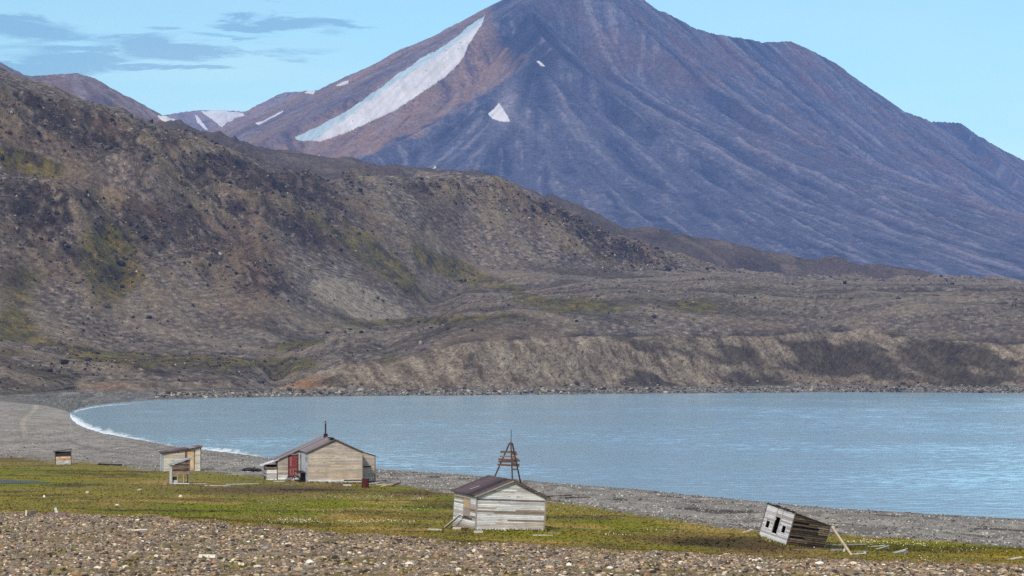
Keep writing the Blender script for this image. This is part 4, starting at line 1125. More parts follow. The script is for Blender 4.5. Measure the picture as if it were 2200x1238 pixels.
m = MB(); m.bar((-.26, -.265, roofz(-.26) - .03), (W_ + .16, -.265, roofz(W_ + .16) - .03), .026, .12, sl(70, 58, 58)); m.build('rake_board', M_TAN, hS)
m = MB(); m.box((W_ - .06, -.05, -.1), (W_ + .03, .03, H1), sl(70, 66, 70)); m.build('corner_board', M_TAN, hS)
m = MB()
m.box((W_ * .57, -.05, .1), (W_ * .57 + .09, .02, 2.45), sl(90, 72, 60)); m.box((W_ * .83 - .09, -.05, .1), (W_ * .83, .02, 2.45), sl(60, 48, 44)); m.box((W_ * .57 + .09, -.05, 2.34), (W_ * .83 - .09, .02, 2.45), sl(140, 116, 90))
fr = m.build('door_frame', M_TAN, hS)
m = MB()
for i in range(4): m.box((W_ * .57 + .3 + i * .2, -.03, .12), (W_ * .57 + .49 + i * .2, -.012, 2.3), jit(sl(204, 176, 142), .05))
m.build('door', M_TAN, fr)
m = MB(); m.box((W_ * .57 + .09, -.008, .12), (W_ * .57 + .29, .004, 2.3), sl(120, 96, 76)); m.build('door_panel', M_TAN, fr)

# ------------------------------------------------------------------ open frame shelter in front of the shed
hO = root('open_shelter', 'skeletal grey shelter with slanting roof and missing lower boards', 'shelter', LAND.hit(368.8, 1041), 14, 0)
px_m = F / hO.location.y
W_ = 38.5 / px_m / math.cos(math.radians(14)); L_ = 10.2 / px_m / math.sin(math.radians(14)); H0, H1 = 42 / px_m, 54.5 / px_m
m = MB()
for i in range(12): m.box((-.03, L_ * i / 12 + .008, -.05), (-.005, L_ * (i + 1) / 12 - .008, H0), pick(WHITE + GREY, .1))
m.build('wall', M_PAINT, hO)
for (x, y, h) in ((.0, .0, H0), (W_ - .1, 0, H1), (0, L_ - .1, H0), (W_ - .1, L_ - .1, H1)):
    m = MB(); m.box((x, y, -.1), (x + .1, y + .1, h), sl(120, 116, 116)); m.build('corner_post', M_WOOD, hO)
for x in (W_ * .30, W_ * .62):
    m = MB(); m.box((x, .02, .05), (x + .05, .07, 1.0), sl(180, 176, 170)); m.build('stud', M_WOOD, hO)
m = MB(); m.bar((.1, .05, .12), (W_ - .1, .05, .06), .08, .1, sl(206, 204, 206)); m.build('sill', M_PAINT, hO)
m = MB(); m.bar((W_ * .3, .11, .95), (W_ * .44, .11, .1), .05, .08, sl(120, 110, 106)); m.build('brace', M_WOOD, hO)
m = MB(); m.bar((W_ * .35, L_ - .05, .1), (W_ - .1, L_ - .05, .12), .06, .08, sl(180, 176, 176)); m.build('sill', M_WOOD, hO)
m = MB(); siding(m, (.1, .03, 0), (1, 0, 0), (0, -1, 0), lambda z: (0 if z <= H0 else (z - H0) / (H1 - H0) * W_, W_ - .2), H0 * .52, H1 - .12, .15, lambda a, z: pick(DARKW + [sl(120, 96, 86)] if z > 1.4 else [sl(150, 122, 108), sl(120, 92, 84)], .15), gap=.012, warp=.008); m.build('front_boards', M_LOG, hO)
m = MB(); slab(m, [(-.18, -.2, H0 - .02), (W_ + .18, -.2, H1 + .06), (W_ + .18, L_ + .2, H1 + .06), (-.18, L_ + .2, H0 - .02)], .06, sl(150, 150, 160)); m.build('roof', M_ROOF, hO)
m = MB(); m.box((.12, .3, -.05), (.62, 1.1, .42), sl(196, 192, 196)); m.box((.12, .32, .44), (.55, 1.0, .75), sl(60, 50, 48)); m.build('seat_box', M_PAINT, hO)

# ------------------------------------------------------------------ little hut at far left
hD = root('log_hut', 'tiny dark wooden hut with tilted flat roof at the beach edge', 'hut', LAND.hit(119, 998.5), 12, -1)
px_m = F / hD.location.y
W_, L_ = 33.5 / px_m, 1.6; H0, H1 = 27 / px_m, 31 / px_m
m = MB(); siding(m, (0, 0, 0), (1, 0, 0), (0, -1, 0), lambda z: (0, W_), -.05, H0 * .66, .17, lambda a, z: pick([sl(170, 132, 100), sl(150, 120, 96), sl(196, 184, 176), sl(186, 150, 116)] if z > .3 else GREY, .1), gap=.012, warp=.01); m.build('wall', M_LOG, hD)
m = MB(); siding(m, (0, L_, 0), (0, -1, 0), (-1, 0, 0), lambda z: (0, L_), -.05, H0, .17, lambda a, z: pick(GREY + DARKW)); m.build('wall', M_LOG, hD)
m = MB(); siding(m, (W_, 0, 0), (0, 1, 0), (1, 0, 0), lambda z: (0, L_), -.05, H1, .17, lambda a, z: pick(DARKW)); m.build('wall', M_LOG, hD)
m = MB(); m.box((0, L_, -.05), (W_, L_ + .04, H0), sl(40, 34, 32)); m.build('wall', M_LOG, hD)
m = MB(); siding(m, (.02, .08, 0), (1, 0, 0), (0, -1, 0), lambda z: (0, W_ - .04), H0 * .66, H0 - .05, .15, lambda a, z: pick([sl(46, 38, 38), sl(58, 46, 44)]), gap=.02); m.build('opening_shade', M_LOG, hD)  # dark boards stand in for the shaded interior of the open upper front
for x in (-.04, W_ - .06):
    m = MB(); m.box((x, -.05, -.1), (x + .1, .04, H0 + (.15 if x > 0 else -.02)), sl(80, 72, 72)); m.build('corner_post', M_LOG, hD)
m = MB(); slab(m, [(-.3, -.25, H0 - .02), (W_ + .12, -.25, H1 + .06), (W_ + .12, L_ + .2, H1 + .06), (-.3, L_ + .2, H0 - .02)], .07, sl(70, 64, 68)); m.build('roof', M_ROOF, hD)

# ------------------------------------------------------------------ beacon tripod behind the white hut
gL, gM, gR = LAND.hit(1056, 1037), LAND.hit(1101.5, 1043), LAND.hit(1119, 1037)
dt = (gL[1] + gM[1] + gR[1]) / 3
tb_ = root('beacon_tripod', 'rusty brown wooden tripod beacon with cross slats behind the white hut', 'beacon', (gM[0], dt, gM[2]))
off = np.array(tb_.location)
apex = P(1097.5, 950, dt)
RB = [sl(112, 84, 66), sl(92, 70, 58), sl(128, 96, 74)]
for g_, dxp in ((gL, -2.5), (gM, 0.2), (gR, 3)):
    m = MB(); m.bar(g_ - off - [0, 0, .15], P(1097.5 + dxp, 952, dt) - off, .17, .17, pick(RB) if g_ is not gM else sl(70, 52, 48), up=(0, 1, 0)); m.build('leg', M_WOOD, tb_)
m = MB(); m.tube(P(1098, 956, dt) - off, P(1098.3, 923, dt) - off, .05, sl(70, 60, 58), 8, .035); m.build('mast', M_WOOD, tb_)
for (a, b, y, y2, dd, th) in ((1075, 1109.5, 971, 971.5, -.45, .17), (1073.5, 1109, 980.5, 981, -.55, .13), (1070.5, 1117, 987, 990, -.7, .16), (1071, 1112, 992, 992, -.95, .16), (1069, 1116, 998.5, 1001, -.8, .17), (1101, 1113, 1008.5, 1009, -.3, .14), (1098, 1111, 974.5, 976, .35, .2), (1098, 1114, 985, 987, .4, .2), (1099, 1116, 996, 999.5, .5, .17)):
    m = MB(); m.bar(P(a, y, dt + dd) - off, P(b, y2, dt + dd) - off, .06, th * 1.3, pick(RB, .2)); m.build('cross_slat', M_WOOD, tb_)

# ------------------------------------------------------------------ toppled hut on the right
hF = root('leaning_hut', 'small toppled hut with white front, dark log side and dark openings', 'hut', HUT_AT, 56, 16, 2.7)
px_m = F / hF.location.y
Wf, Ls, H0, H1 = 2.12, 5.5, 2.19, 1.70   # white face along +y at x = 0; log side along +x at y = 0
bw = lambda u0, u1: (Wf * (1 - u1), Wf * (1 - u0))
ops = [(*bw(.13, .26), .72, 1.18), (*bw(.70, .83), .74, 1.2), (*bw(.40, .57), .54, 1.3), (*bw(.42, .57), 1.46, 1.62)]
m = MB(); siding(m, (0, 0, 0), (0, 1, 0), (-1, 0, 0), lambda z: (0, Wf), 0, H0, .115, lambda a, z: pick([sl(176, 176, 184), sl(160, 158, 166), sl(190, 190, 196), sl(146, 140, 142)], .1) if not (bw(.4, .57)[0] < a < bw(.4, .57)[1] and z > 1.3) else pick([sl(120, 100, 86), sl(210, 208, 210), sl(90, 74, 64)]), openings=ops + [(*bw(.399, .4), 1.3, 2.1)], t=.022); fw = m.build('wall', M_PAINT, hF)
for (a, b, z0, z1) in ops[:2]:
    m = MB()
    for q in ((a - .05, a, z0 - .05, z1 + .05), (b, b + .05, z0 - .05, z1 + .05)): m.box((-.055, q[0], q[2]), (.06, q[1], q[3]), jit(sl(190, 188, 192)))
    m.box((-.055, a, z1), (.06, b, z1 + .05), jit(sl(180, 178, 182))); m.box((-.055, a, z0 - .05), (.06, b, z0), jit(sl(190, 188, 192)))
    m.build('window_frame', M_PAINT, hF)
a, b = bw(.40, .57)
m = MB(); m.box((-.06, b, .5), (.05, b + .06, H0 + .1), sl(176, 164, 146)); m.box((-.06, a - .06, .5), (.05, a, H0 - .05), sl(170, 164, 160)); m.box((-.06, a, .44), (.05, b, .52), sl(196, 194, 196)); m.build('door_frame', M_PAINT, hF)
m = MB()
siding(m, (0, 0, 0), (1, 0, 0), (0, -1, 0), lambda z: (0, Ls if z <= H1 else Ls * (H0 - z) / (H0 - H1)), 0, H0 - .02, .14, lambda a, z: pick([sl(150, 96, 60), sl(120, 84, 60)]) if (.55 < a < 2.3 and .14 < z < .45 and R.random() < .6) else (None if R.random() < .05 else pick(LOGP + [sl(160, 136, 112), sl(176, 154, 132), sl(146, 122, 100)], .2)), gap=.02, warp=.012, joint=1.0, t=.035)
m.build('wall', M_LOG, hF)
m = MB(); m.box((.05, .012, .02), (Ls - .05, .035, H1), sl(34, 28, 26)); m.build('sheathing', M_LOG, hF)
m = MB(); siding(m, (0, Wf, 0), (1, 0, 0), (0, 1, 0), lambda z: (0, Ls if z <= H1 else Ls * (H0 - z) / (H0 - H1)), 0, H0 - .02, .14, lambda a, z: pick(DARKW)); m.build('wall', M_LOG, hF)
m = MB(); m.box((Ls, .0, 0), (Ls + .03, Wf, H1 - .02), sl(70, 60, 54)); m.build('wall', M_LOG, hF)
m = MB(); m.box((.06, .05, -.03), (Ls - .02, Wf - .05, .0), sl(50, 42, 40)); m.build('floor', M_LOG, hF)
m = MB(); slab(m, [(-.05, -.05, H0 + .0), (Ls + .1, -.05, H1 - .04), (Ls + .1, Wf + .05, H1 - .04), (-.05, Wf + .05, H0 + .0)], .06, sl(84, 76, 72)); m.build('roof', M_ROOF, hF)
m = MB()
for i in range(9):
    y = Wf * (i + .2) / 9; m.box((-.07, y, H0 + R.uniform(-.02, .02)), (.12, y + R.uniform(.12, .27), H0 + .07 + R.uniform(0, .08)), pick([BLK * 2, sl(60, 54, 56), sl(44, 40, 42)]))
m.build('torn_roof_edge', M_ROOF, hF)
for (x, y, h, c_) in ((-.035, Wf - .03, H0 + .16, sl(110, 100, 98)), (-.04, -.04, H0 + .1, sl(96, 84, 78)), (Ls - .03, -.05, H1 + .18, sl(150, 140, 132))):
    m = MB(); m.box((x, y, -.06), (x + .07, y + .07, h), c_); m.build('corner_post', M_LOG, hF)

# ------------------------------------------------------------------ planks, barrels and other loose things


def lie(px, py, length, ang, w=.16, h=.05, col=sl(200, 196, 194), label='', cat='plank', name='plank', lift=0.02, mat=None, tilt=0.0, group=None):
    c0 = LAND.hit(px, py); a = math.radians(ang); dx, dy = math.cos(a) * length / 2, math.sin(a) * length / 2
    p = np.array([c0[0] - dx, c0[1] - dy, 0]); q = np.array([c0[0] + dx, c0[1] + dy, 0])
    p[2], q[2] = LAND.z(p[0], p[1])[0] + h / 2 + lift, LAND.z(q[0], q[1])[0] + h / 2 + lift + tilt
    return plank(p, q, w, h, col, label, mat, cat, group, name)


pw = hF.matrix_basis @ Vector((Ls + .06, -.12, H1 - .05))
plank(np.array(pw), LAND.hit(1829, 1194) + [0, 0, .03], .13, .11, sl(206, 178, 148), 'long tan pole leaning from the toppled hut down to the grass', name='pole', cat='pole')
PALE, GR_, DK = sl(190, 184, 180), sl(140, 134, 130), sl(80, 68, 60)
lie(1806, 1177, 3.6, 4, .25, .07, GR_, 'long grey plank on the grass right behind the leaning tan pole')
lie(1750, 1182.5, 2.6, -6, .2, .06, sl(120, 112, 108), 'grey plank along the bottom of the toppled hut log side')
lie(1800, 1184, 1.0, 40, .3, .1, sl(150, 146, 156), 'short pale board under the leaning tan pole')
lie(1815, 1186, .8, 75, .12, .06, PALE, 'thin white stick standing off the ground by the foot of the tan pole', tilt=.25)
for i, (px, py, ln, an, cl, lb) in enumerate([
        (1845, 1191, 1.1, 20, PALE, 'white stick in the scrap heap just right of the tan pole foot, nearest'), (1850, 1188, 1.2, -25, GR_, 'grey stick lying across the scrap heap right of the tan pole foot'),
        (1858, 1190, .9, 55, PALE, 'short white slat on the right side of the scrap heap by the tan pole'), (1884, 1177, 1.5, -30, PALE, 'broad white board tilted up in the grass right of the toppled hut'),
        (1896, 1181, 1.2, 15, sl(160, 166, 170), 'pale bluish board lying flat beside the broad tilted white board'), (1905, 1183, .8, -50, GR_, 'short grey board at the right end of the pale board heap'),
        (1932, 1190, 1.0, 10, sl(156, 170, 178), 'bluish white board at the front of the farthest right scrap heap'), (1938, 1187, .9, -20, PALE, 'white board on top of the farthest right scrap heap'),
        (1946, 1192, .7, 35, sl(120, 120, 124), 'dark grey slat at the foot of the farthest right scrap heap'), (2180, 1204, 1.2, 6, PALE, 'lone pale stick in the grass near the right edge'),
        (1607, 1146, 1.0, -4, PALE, 'short white plank in the grass left of the toppled hut')]):
    lie(px, py, ln * .8, an * 1.6, .12 if i % 3 else .26, .05, cl, lb, tilt=R.uniform(.05, .3))
lie(1165, 1152, 1.4, 10, .2, .06, PALE, 'white board on the grass off the right corner of the white hut')
lie(1192, 1147, .9, -12, .2, .05, GR_, 'short grey board farther right of the white hut corner')
lie(935, 1139, 1.0, 5, .2, .08, PALE, 'pale plank lying left of the white hut by the leaning plank')
lie(1028, 1146, .6, 30, .2, .16, sl(200, 190, 180), 'chunky pale wood offcut under the front corner of the white hut', cat='offcut', name='offcut')
lie(1002, 1141, .7, 20, .25, .2, DK, 'dark broken board under the side wall of the white hut', cat='offcut', name='offcut')
lie(985, 1138, .8, -15, .2, .15, sl(190, 184, 184), 'white broken board at the foot of the leaning plank', cat='offcut', name='offcut')
lie(467, 1044.5, 2.6, 2, .22, .06, PALE, 'long white plank on the ground between the open shelter and the house')
lie(520, 1041, 3.4, 14, .24, .06, sl(186, 184, 188), 'pale slanting plank reaching toward the low shack of the house')
lie(425, 1040, 2.0, -6, .2, .06, sl(170, 166, 168), 'grey white plank just right of the open shelter')
lie(600, 1036, 1.2, 20, .2, .12, sl(170, 166, 170), 'pale board on the ground below the red door')
lie(622, 1034, .9, -35, .2, .25, sl(120, 114, 116), 'broken grey crate board between red door and dark bin', tilt=.2)
lie(620, 1043, .9, -12, .16, .05, GR_, 'grey board on the ground in front of the dark bin')
lie(745, 1044.5, 1.0, 3, .18, .14, sl(190, 186, 190), 'white board below the gable of the house', )
lie(724, 1044, 1.1, 8, .3, .22, sl(110, 84, 70), 'brown half buried log below the middle of the house gable', cat='log', name='log')
for (px, py, ln, an, cl, lb) in [(805, 1041, 1.8, 12, sl(170, 156, 144), 'weathered tan plank on the scrap pile right of the house'), (818, 1044, 1.4, -20, sl(190, 178, 166), 'pale plank crossing the scrap pile right of the house'),
                                 (830, 1046, 1.3, 40, sl(206, 168, 136), 'orange tan crossed board at the right of the scrap pile'), (838, 1045, 1.2, -45, sl(196, 160, 130), 'orange tan board leaning the other way at the right of the scrap pile'),
                                 (798, 1046, 1.0, 5, sl(130, 116, 104), 'short brown plank right beside the rusty drum'), (852, 1046, .9, 0, sl(70, 52, 46), 'dark brown timber block at the far end of the scrap pile')]:
    lie(px, py, ln, an, .24, .16 if 'block' in lb else .07, cl, lb, tilt=R.uniform(0.05, .35))
lie(975, 1028.5, 1.1, 2, .2, .06, PALE, 'short white driftwood plank on the beach behind the white hut', cat='driftwood')
lie(985, 1030, 2.6, -1, .12, .08, DK, 'dark driftwood pole on the beach left of the beacon', cat='driftwood')
lie(932, 1026, 1.6, -8, .14, .12, sl(60, 52, 48), 'dark short driftwood on the beach left of the white plank', cat='driftwood')
lie(506, 996, 1.6, 3, .2, .06, PALE, 'white plank on the beach between the shed and the house', cat='driftwood')
lie(1196, 1066, 3.4, 6, .16, .12, sl(56, 48, 44), 'long black log on the beach right of the white hut roof', cat='driftwood')
lie(1240, 1070, 2.4, 3, .14, .12, sl(66, 56, 50), 'black log on the beach farther right of the white hut', cat='driftwood')
lie(640, 1226, .35, 10, .12, .08, sl(176, 160, 140), 'small weathered stick on the gravel in front', cat='stick', name='stick')
lie(300, 1140, .9, -4, .14, .05, sl(216, 206, 196), 'thin pale plank lying on the gravel at left')
lie(446, 1199, .75, -12, .22, .13, sl(228, 218, 204), 'thick white driftwood block on the gravel in front at left', cat='driftwood block', name='driftwood_block')
lie(236, 1000, 3.0, -4, .5, .18, sl(44, 40, 40), 'dark flat wooden wreck piece at the grass edge left of the shed', cat='wreckage', name='wreckage')

# rusty drum by the house
c0 = LAND.hit(785, 1049)
dm_ = root('oil_drum', 'rusty dark red oil drum standing by the house corner', 'drum', c0)
m = MB(); m.tube((0, 0, -.05), (0, 0, .95), .36, sl(84, 40, 34), 20); m.build('barrel_body', M_RUST, dm_)
for z in (.02, .32, .62, .92):
    m = MB(); m.tube((0, 0, z), (0, 0, z + .035), .375, sl(66, 34, 30), 20); m.build('hoop', M_RUST, dm_)
# old grave-like markers at the edge of the gravel
c0 = LAND.hit(122, 1108)
sb = root('stone_slab', 'low reddish slab with a short white post on the gravel edge', 'slab', c0, 6)
m = MB(); m.hexa([(-.62, -.25, -.06), (.62, -.25, -.06), (.62, .25, -.06), (-.62, .25, -.06), (-.55, -.2, .2), (.56, -.2, .16), (.56, .2, .2), (-.55, .2, .24)], sl(120, 96, 100)); m.build('base', M_STONE, sb)
m = MB(); m.bar((0, 0, .18), (-.1, 0, .52), .16, .1, sl(206, 204, 204), up=(0, 1, 0)); m.build('post', M_PAINT, sb)
c0 = LAND.hit(56, 1108)
plank(c0 - [0, 0, .1], c0 + [.02, 0, .36], .1, .1, sl(200, 198, 198), 'short white post at the grass edge far left', M_PAINT, 'post', None, 'post', (0, 1, 0))
c0 = LAND.hit(71, 1107)
wb = root('crate', 'small dark grey crate at the grass edge far left', 'crate', c0, 12)
m = MB()
for z in (0, .13): m.box((-.17, -.15, z), (.17, .15, z + .11), jit(sl(84, 84, 88)))
m.build('crate_body', M_LOG, wb)
m = MB(); m.box((-.18, -.16, .245), (.18, .16, .28), sl(120, 120, 122)); m.build('lid', M_LOG, wb)
# kelp heap
def lump(name, loc, r, col, mat, label, cat, seed=0, amp=.25, ns=1.6, group=None, sub=3):
    import bmesh
    bm = bmesh.new(); bmesh.ops.create_icosphere(bm, subdivisions=sub, radius=1.0)
    v = np.array([x.co[:] for x in bm.verts]); f = np.array([[q.index for q in p.verts] for p in bm.faces]); bm.free()
    n = 1 + amp * fbm(v[:, 0] * ns + v[:, 2] * 1.3 + seed, v[:, 1] * ns - v[:, 2] * 1.1, 3, seed)
    # a few flat fracture planes make it angular
    rs = np.random.default_rng(seed + 5)
    for _ in range(9):
        d_ = rs.normal(size=3); d_ /= np.linalg.norm(d_); k_ = rs.uniform(.68, .92)
        ex = np.maximum((v * n[:, None]) @ d_ - k_, 0); n = n - ex / np.maximum(np.abs(v @ d_), .3) * .9
    v = v * n[:, None] * np.array(r)
    c = np.asarray(col) * (0.85 + .3 * rs.random((len(v), 1)))
    o = mesh_np(name, v, f, mat, c); o.location = tuple(np.asarray(loc) + [0, 0, r[2] * .35])
    o.rotation_euler = (0, 0, rs.uniform(0, 6.28) if r[0] < 2 * r[1] else 0)
    return tag(o, label, cat, group)


lump('seaweed_heap', LAND.hit(541, 1013), (1.4, .8, .35), sl(40, 42, 52), M_LOG, 'dark heap of seaweed on the beach edge left of the house', 'seaweed heap', 3, .5)
for i, (px, py, r, cl, lb) in enumerate([
        (665, 1211, (.26, .18, .11), sl(232, 222, 212), 'flat white boulder on the gravel left of centre'), (645, 1213, (.12, .1, .07), sl(206, 178, 150), 'small tan stone touching the flat white boulder'),
        (553, 1219, (.2, .14, .08), sl(196, 184, 170), 'pale flat stone on the gravel left of the flat white boulder'), (751, 1190, (.15, .11, .09), sl(226, 208, 186), 'cream stone on the gravel right of the flat white boulder'),
        (1760, 1213, (.26, .18, .12), sl(236, 230, 226), 'bright white boulder at the gravel edge below the toppled hut'), (1833, 1213, (.2, .14, .11), sl(206, 186, 166), 'tan stone at the gravel edge right of the bright white boulder'),
        (1846, 1217, (.15, .1, .08), sl(216, 196, 176), 'smaller tan stone beside the tan stone at the gravel edge'), (1752, 1204, (.2, .1, .05), sl(196, 188, 182), 'flat pale stone in the grass just behind the bright white boulder'),
        (388, 1068, (.26, .15, .14), sl(220, 206, 196), 'white stone alone in the meadow below the open shelter'), (188, 1060, (.34, .22, .18), sl(190, 160, 148), 'pinkish stone in the meadow at left'),
        (95, 1069, (.22, .12, .18), sl(226, 220, 216), 'upright white stone in the meadow left of the pinkish stone'), (252, 1087, (.22, .14, .12), sl(200, 186, 176), 'pale stone in the meadow near the gravel at left'),
        (300, 1054, (.26, .14, .12), sl(180, 164, 152), 'dull tan stone in the meadow left of the open shelter'), (355, 1043, (.3, .24, .24), sl(150, 112, 92), 'rusty brown stone at the left foot of the open shelter'),
        (1075, 1215, (.16, .12, .08), sl(206, 184, 166), 'buff stone on the gravel below the white hut'), (1310, 1222, (.18, .12, .08), sl(214, 204, 192), 'pale grey stone on the gravel right of the white hut'),
        (985, 1226, (.15, .12, .09), sl(226, 214, 204), 'cream white stone at the bottom edge of the gravel'), (210, 1222, (.16, .12, .08), sl(216, 206, 196), 'pale stone on the gravel at the lower left')]):
    lump('boulder', LAND.hit(px, py), r, cl, M_STONE, lb, 'stone', 20 + i, .2, sub=2)
for i, (px, py, r, cl, lb) in enumerate([(756, 840, (3.2, 2.5, 2.2), sl(110, 104, 100), 'large grey boulder on the far shore at the left end of the bluff'), (776, 841, (2.4, 2.0, 1.3), sl(150, 144, 138), 'paler low boulder just right of the large far shore boulder')]):
    lump('shore_boulder', LAND.hit(px, py), r, cl, M_STONE, lb, 'boulder', 60 + i, .25)

# pond in the meadow
th = np.linspace(0, 2 * math.pi, 60, endpoint=False)
rr = 1 + .16 * np.sin(3 * th + 1) + .1 * np.sin(7 * th)
pp = LAND.hits(15 + 80 * np.cos(th) * rr, 1036 + 4.2 * np.sin(th) * rr)
ctr = pp.mean(0); zp = LAND.hit(15, 1036)[2] + .03
V = np.concatenate([[[ctr[0], ctr[1], zp]], np.c_[pp[:, :2], np.full(60, zp)]])
pm_, t, b = base_mat('pond_water'); b.inputs['Base Color'].default_value = (.06, .07, .06, 1); b.inputs['Roughness'].default_value = .15
tag(mesh_np('pond', V, np.array([[0, 1 + i, 1 + (i + 1) % 60] for i in range(60)]), pm_), kind='structure')

# ------------------------------------------------------------------ countless things: stones, rocks, grass, flowers, foam
ICO = None


def ico():
    global ICO
    if ICO is None:
        import bmesh
        bm = bmesh.new(); bmesh.ops.create_icosphere(bm, subdivisions=1, radius=1.0)
        ICO = (np.array([v.co[:] for v in bm.verts]), np.array([[v.index for v in f.verts] for f in bm.faces])); bm.free()
    return ICO


def stones(name, pos, rad, pal, weights, mat, squash=(.45, .8), jitter=.28, sink=.25):
    bv, bf = ico(); n = len(pos); nv = len(bv)
    v = bv[None] * (1 + jitter * rng.uniform(-1, 1, (n, nv, 1)))
    sc = np.stack([rng.uniform(.8, 1.35, n), rng.uniform(.6, 1.0, n), rng.uniform(*squash, n)], -1) * rad[:, None]
    v = v * sc[:, None, :]
    a = rng.uniform(0, 2 * math.pi, n); tl = rng.normal(0, .3, n)
    ca, sa, ct, st_ = np.cos(a)[:, None], np.sin(a)[:, None], np.cos(tl)[:, None], np.sin(tl)[:, None]
    y, z = v[..., 1] * ct - v[..., 2] * st_, v[..., 1] * st_ + v[..., 2] * ct
    x = v[..., 0]
    v = np.stack([x * ca - y * sa, x * sa + y * ca, z], -1)
    v += pos[:, None, :] + np.array([0, 0, 1.0]) * (sc[:, 2] * (1 - 2 * sink))[:, None, None]
    col = np.array(pal)[rng.choice(len(pal), n, p=np.array(weights) / sum(weights))] * rng.uniform(.8, 1.2, (n, 1))
    f = (bf[None] + (np.arange(n) * nv)[:, None, None]).reshape(-1, 3)
    o = mesh_np(name, v.reshape(-1, 3), f, mat, np.repeat(col, nv, 0))
    return tag(o, kind='stuff')


def scatter(n, d0, d1, p0, p1):
    """uniform over the ground between two distances and two columns"""
    d = np.sqrt(rng.uniform(d0 * d0, d1 * d1, n)); px = rng.uniform(p0, p1, n); x = (px - CX) / F * d
    return x, d, px


GPAL = [sl(152, 130, 108), sl(178, 157, 134), sl(122, 108, 94), sl(92, 82, 76), sl(208, 192, 170), sl(154, 118, 90), sl(128, 124, 122), sl(62, 54, 52), sl(226, 216, 204)]
GW = [5, 3.6, 4.5, 4, 1.2, 2.2, 2.5, 3, .22]
x, y, px = scatter(105000, 74, 200, -160, 2360)
ge = np.interp(px, PX, dfrom(GE, 4.3))
keep = y < ge * (1 + .02 * gnoise(x / 2.5, y / 4, 3)) + rng.exponential(1.3, len(y)) - 1.0
keep &= ~((fbm(x / 3.2, y / 4.5, 4, 195) > .27) & (rng.random(len(y)) < .75))
x, y = x[keep], y[keep]
stones('gravel', np.c_[x, y, LAND.z(x, y)], np.clip(rng.lognormal(math.log(.055), .42, len(x)), .025, .17), GPAL, GW, M_STONE, squash=(.35, .65))
# shingle on the near beach
n = 26000
px = rng.uniform(-80, 2280, n); f = rng.random(n)
r3d, nwd_ = np.interp(px, PX, dfrom(R3, 1.7)), np.interp(px, PX, nwd)
y = r3d * (nwd_ / r3d) ** f; x = (px - CX) / F * y
stones('shingle', np.c_[x, y, LAND.z(x, y)], np.clip(rng.lognormal(math.log(.05), .42, n), .03, .16), [sl(140, 136, 134), sl(104, 100, 100), sl(176, 170, 164), sl(70, 66, 66), sl(200, 194, 188)], [4, 4, 2.2, 2.5, .35], M_STONE)
# far shore stones
n = 4200
px = rng.uniform(330, 2280, n); f = np.clip(rng.normal(.62, .28, n), .05, 1.1)
y = np.interp(px, PX, fwd) * (1 - f) + np.interp(px, PX, btd) * f; x = (px - CX) / F * y
stones('shore_stones', np.c_[x, y, LAND.z(x, y)], np.clip(rng.lognormal(math.log(.5), .45, n), .2, 1.6), [sl(126, 117, 108), sl(96, 88, 82), sl(62, 56, 52), sl(160, 150, 138)], [4, 3, 3, 1.2], M_STONE)
# loose rock on the hillside
n = 60000
px = rng.uniform(-80, 2280, n); u = rng.random(n)
tt = 12.05 + 1.93 * u
Li = np.log(np.array([np.interp(px, PX, D[np.searchsorted(T[:, 0], t_)]) for t_ in (12.0, 13.0, 13.99)]))
lg = np.where(tt < 13, Li[0] + (Li[1] - Li[0]) * (tt - 12), Li[1] + (Li[2] - Li[1]) * (tt - 13))
y = np.exp(lg); x = (px - CX) / F * y
ci = np.clip(np.searchsorted(PX, px), 0, len(PX) - 1)
ri = np.clip(np.searchsorted(T[rL:, 0], tt), 0, OUT.shape[0] - 1)
dens = np.where(tt > 13, .06 + .9 * OUT[ri, ci], .10 + .25 * sstep(0, .3, fbm(x / 45, y / 60, 4, 401)))
keep = rng.random(n) < dens
x, y, tt = x[keep], y[keep], tt[keep]
stones('hill_rocks', np.c_[x, y, LAND.z(x, y)], np.clip(rng.lognormal(math.log(.48), .55, len(x)), .2, 2.8) * np.where(tt > 13, 1.1, .7), [sl(90, 80, 74), rock_d, sl(112, 100, 92), rock_l, sl(46, 40, 40), sl(100, 78, 66)], [4, 4, 3, .8, 2, 1.5], hill_mat, squash=(.5, 1.0), jitter=.35)

# grass blades over the meadow, thinning into the gravel
n = 90000
px = rng.uniform(-120, 2320, n)
g0, g1_ = np.interp(px, PX, dfrom(GE, 4.3)), np.interp(px, PX, dfrom(R3, 1.7))
f = rng.beta(1.0, 1.35, n) * 1.12 - .07
y = g0 * (g1_ / g0) ** f; x = (px - CX) / F * y
pyv = HY + (EYE - LAND.z(x, y)) * F / y
keep = gauss(px, pyv, 15, 1036, 95, 6.5) < .35
x, y, px, f = x[keep], y[keep], px[keep], f[keep]
z = LAND.z(x, y); n = len(x)
# colour of the ground the blade grows from
ci = np.clip(np.searchsorted(PX, px), 0, len(PX) - 1)
gc = np.zeros((n, 3))
o_ = np.argsort(ci); cs_ = ci[o_]; st_i = np.flatnonzero(np.r_[True, np.diff(cs_) > 0]); en_i = np.r_[st_i[1:], n]
for a, b in zip(st_i, en_i):
    kx = o_[a:b]; ri = np.clip(np.searchsorted(D[:, cs_[a]], y[kx]), 0, D.shape[0] - 1); gc[kx] = LANDC[ri, cs_[a]]
green = np.clip((gc[:, 1] - gc[:, 2]) / (gc.mean(1) + 1e-6), 0, 2)
keep = (rng.random(n) < np.clip(green * 1.6, .12, 1)); x, y, z, gc = x[keep], y[keep], z[keep], gc[keep]; n = len(x)
h = rng.uniform(.03, .11, n)
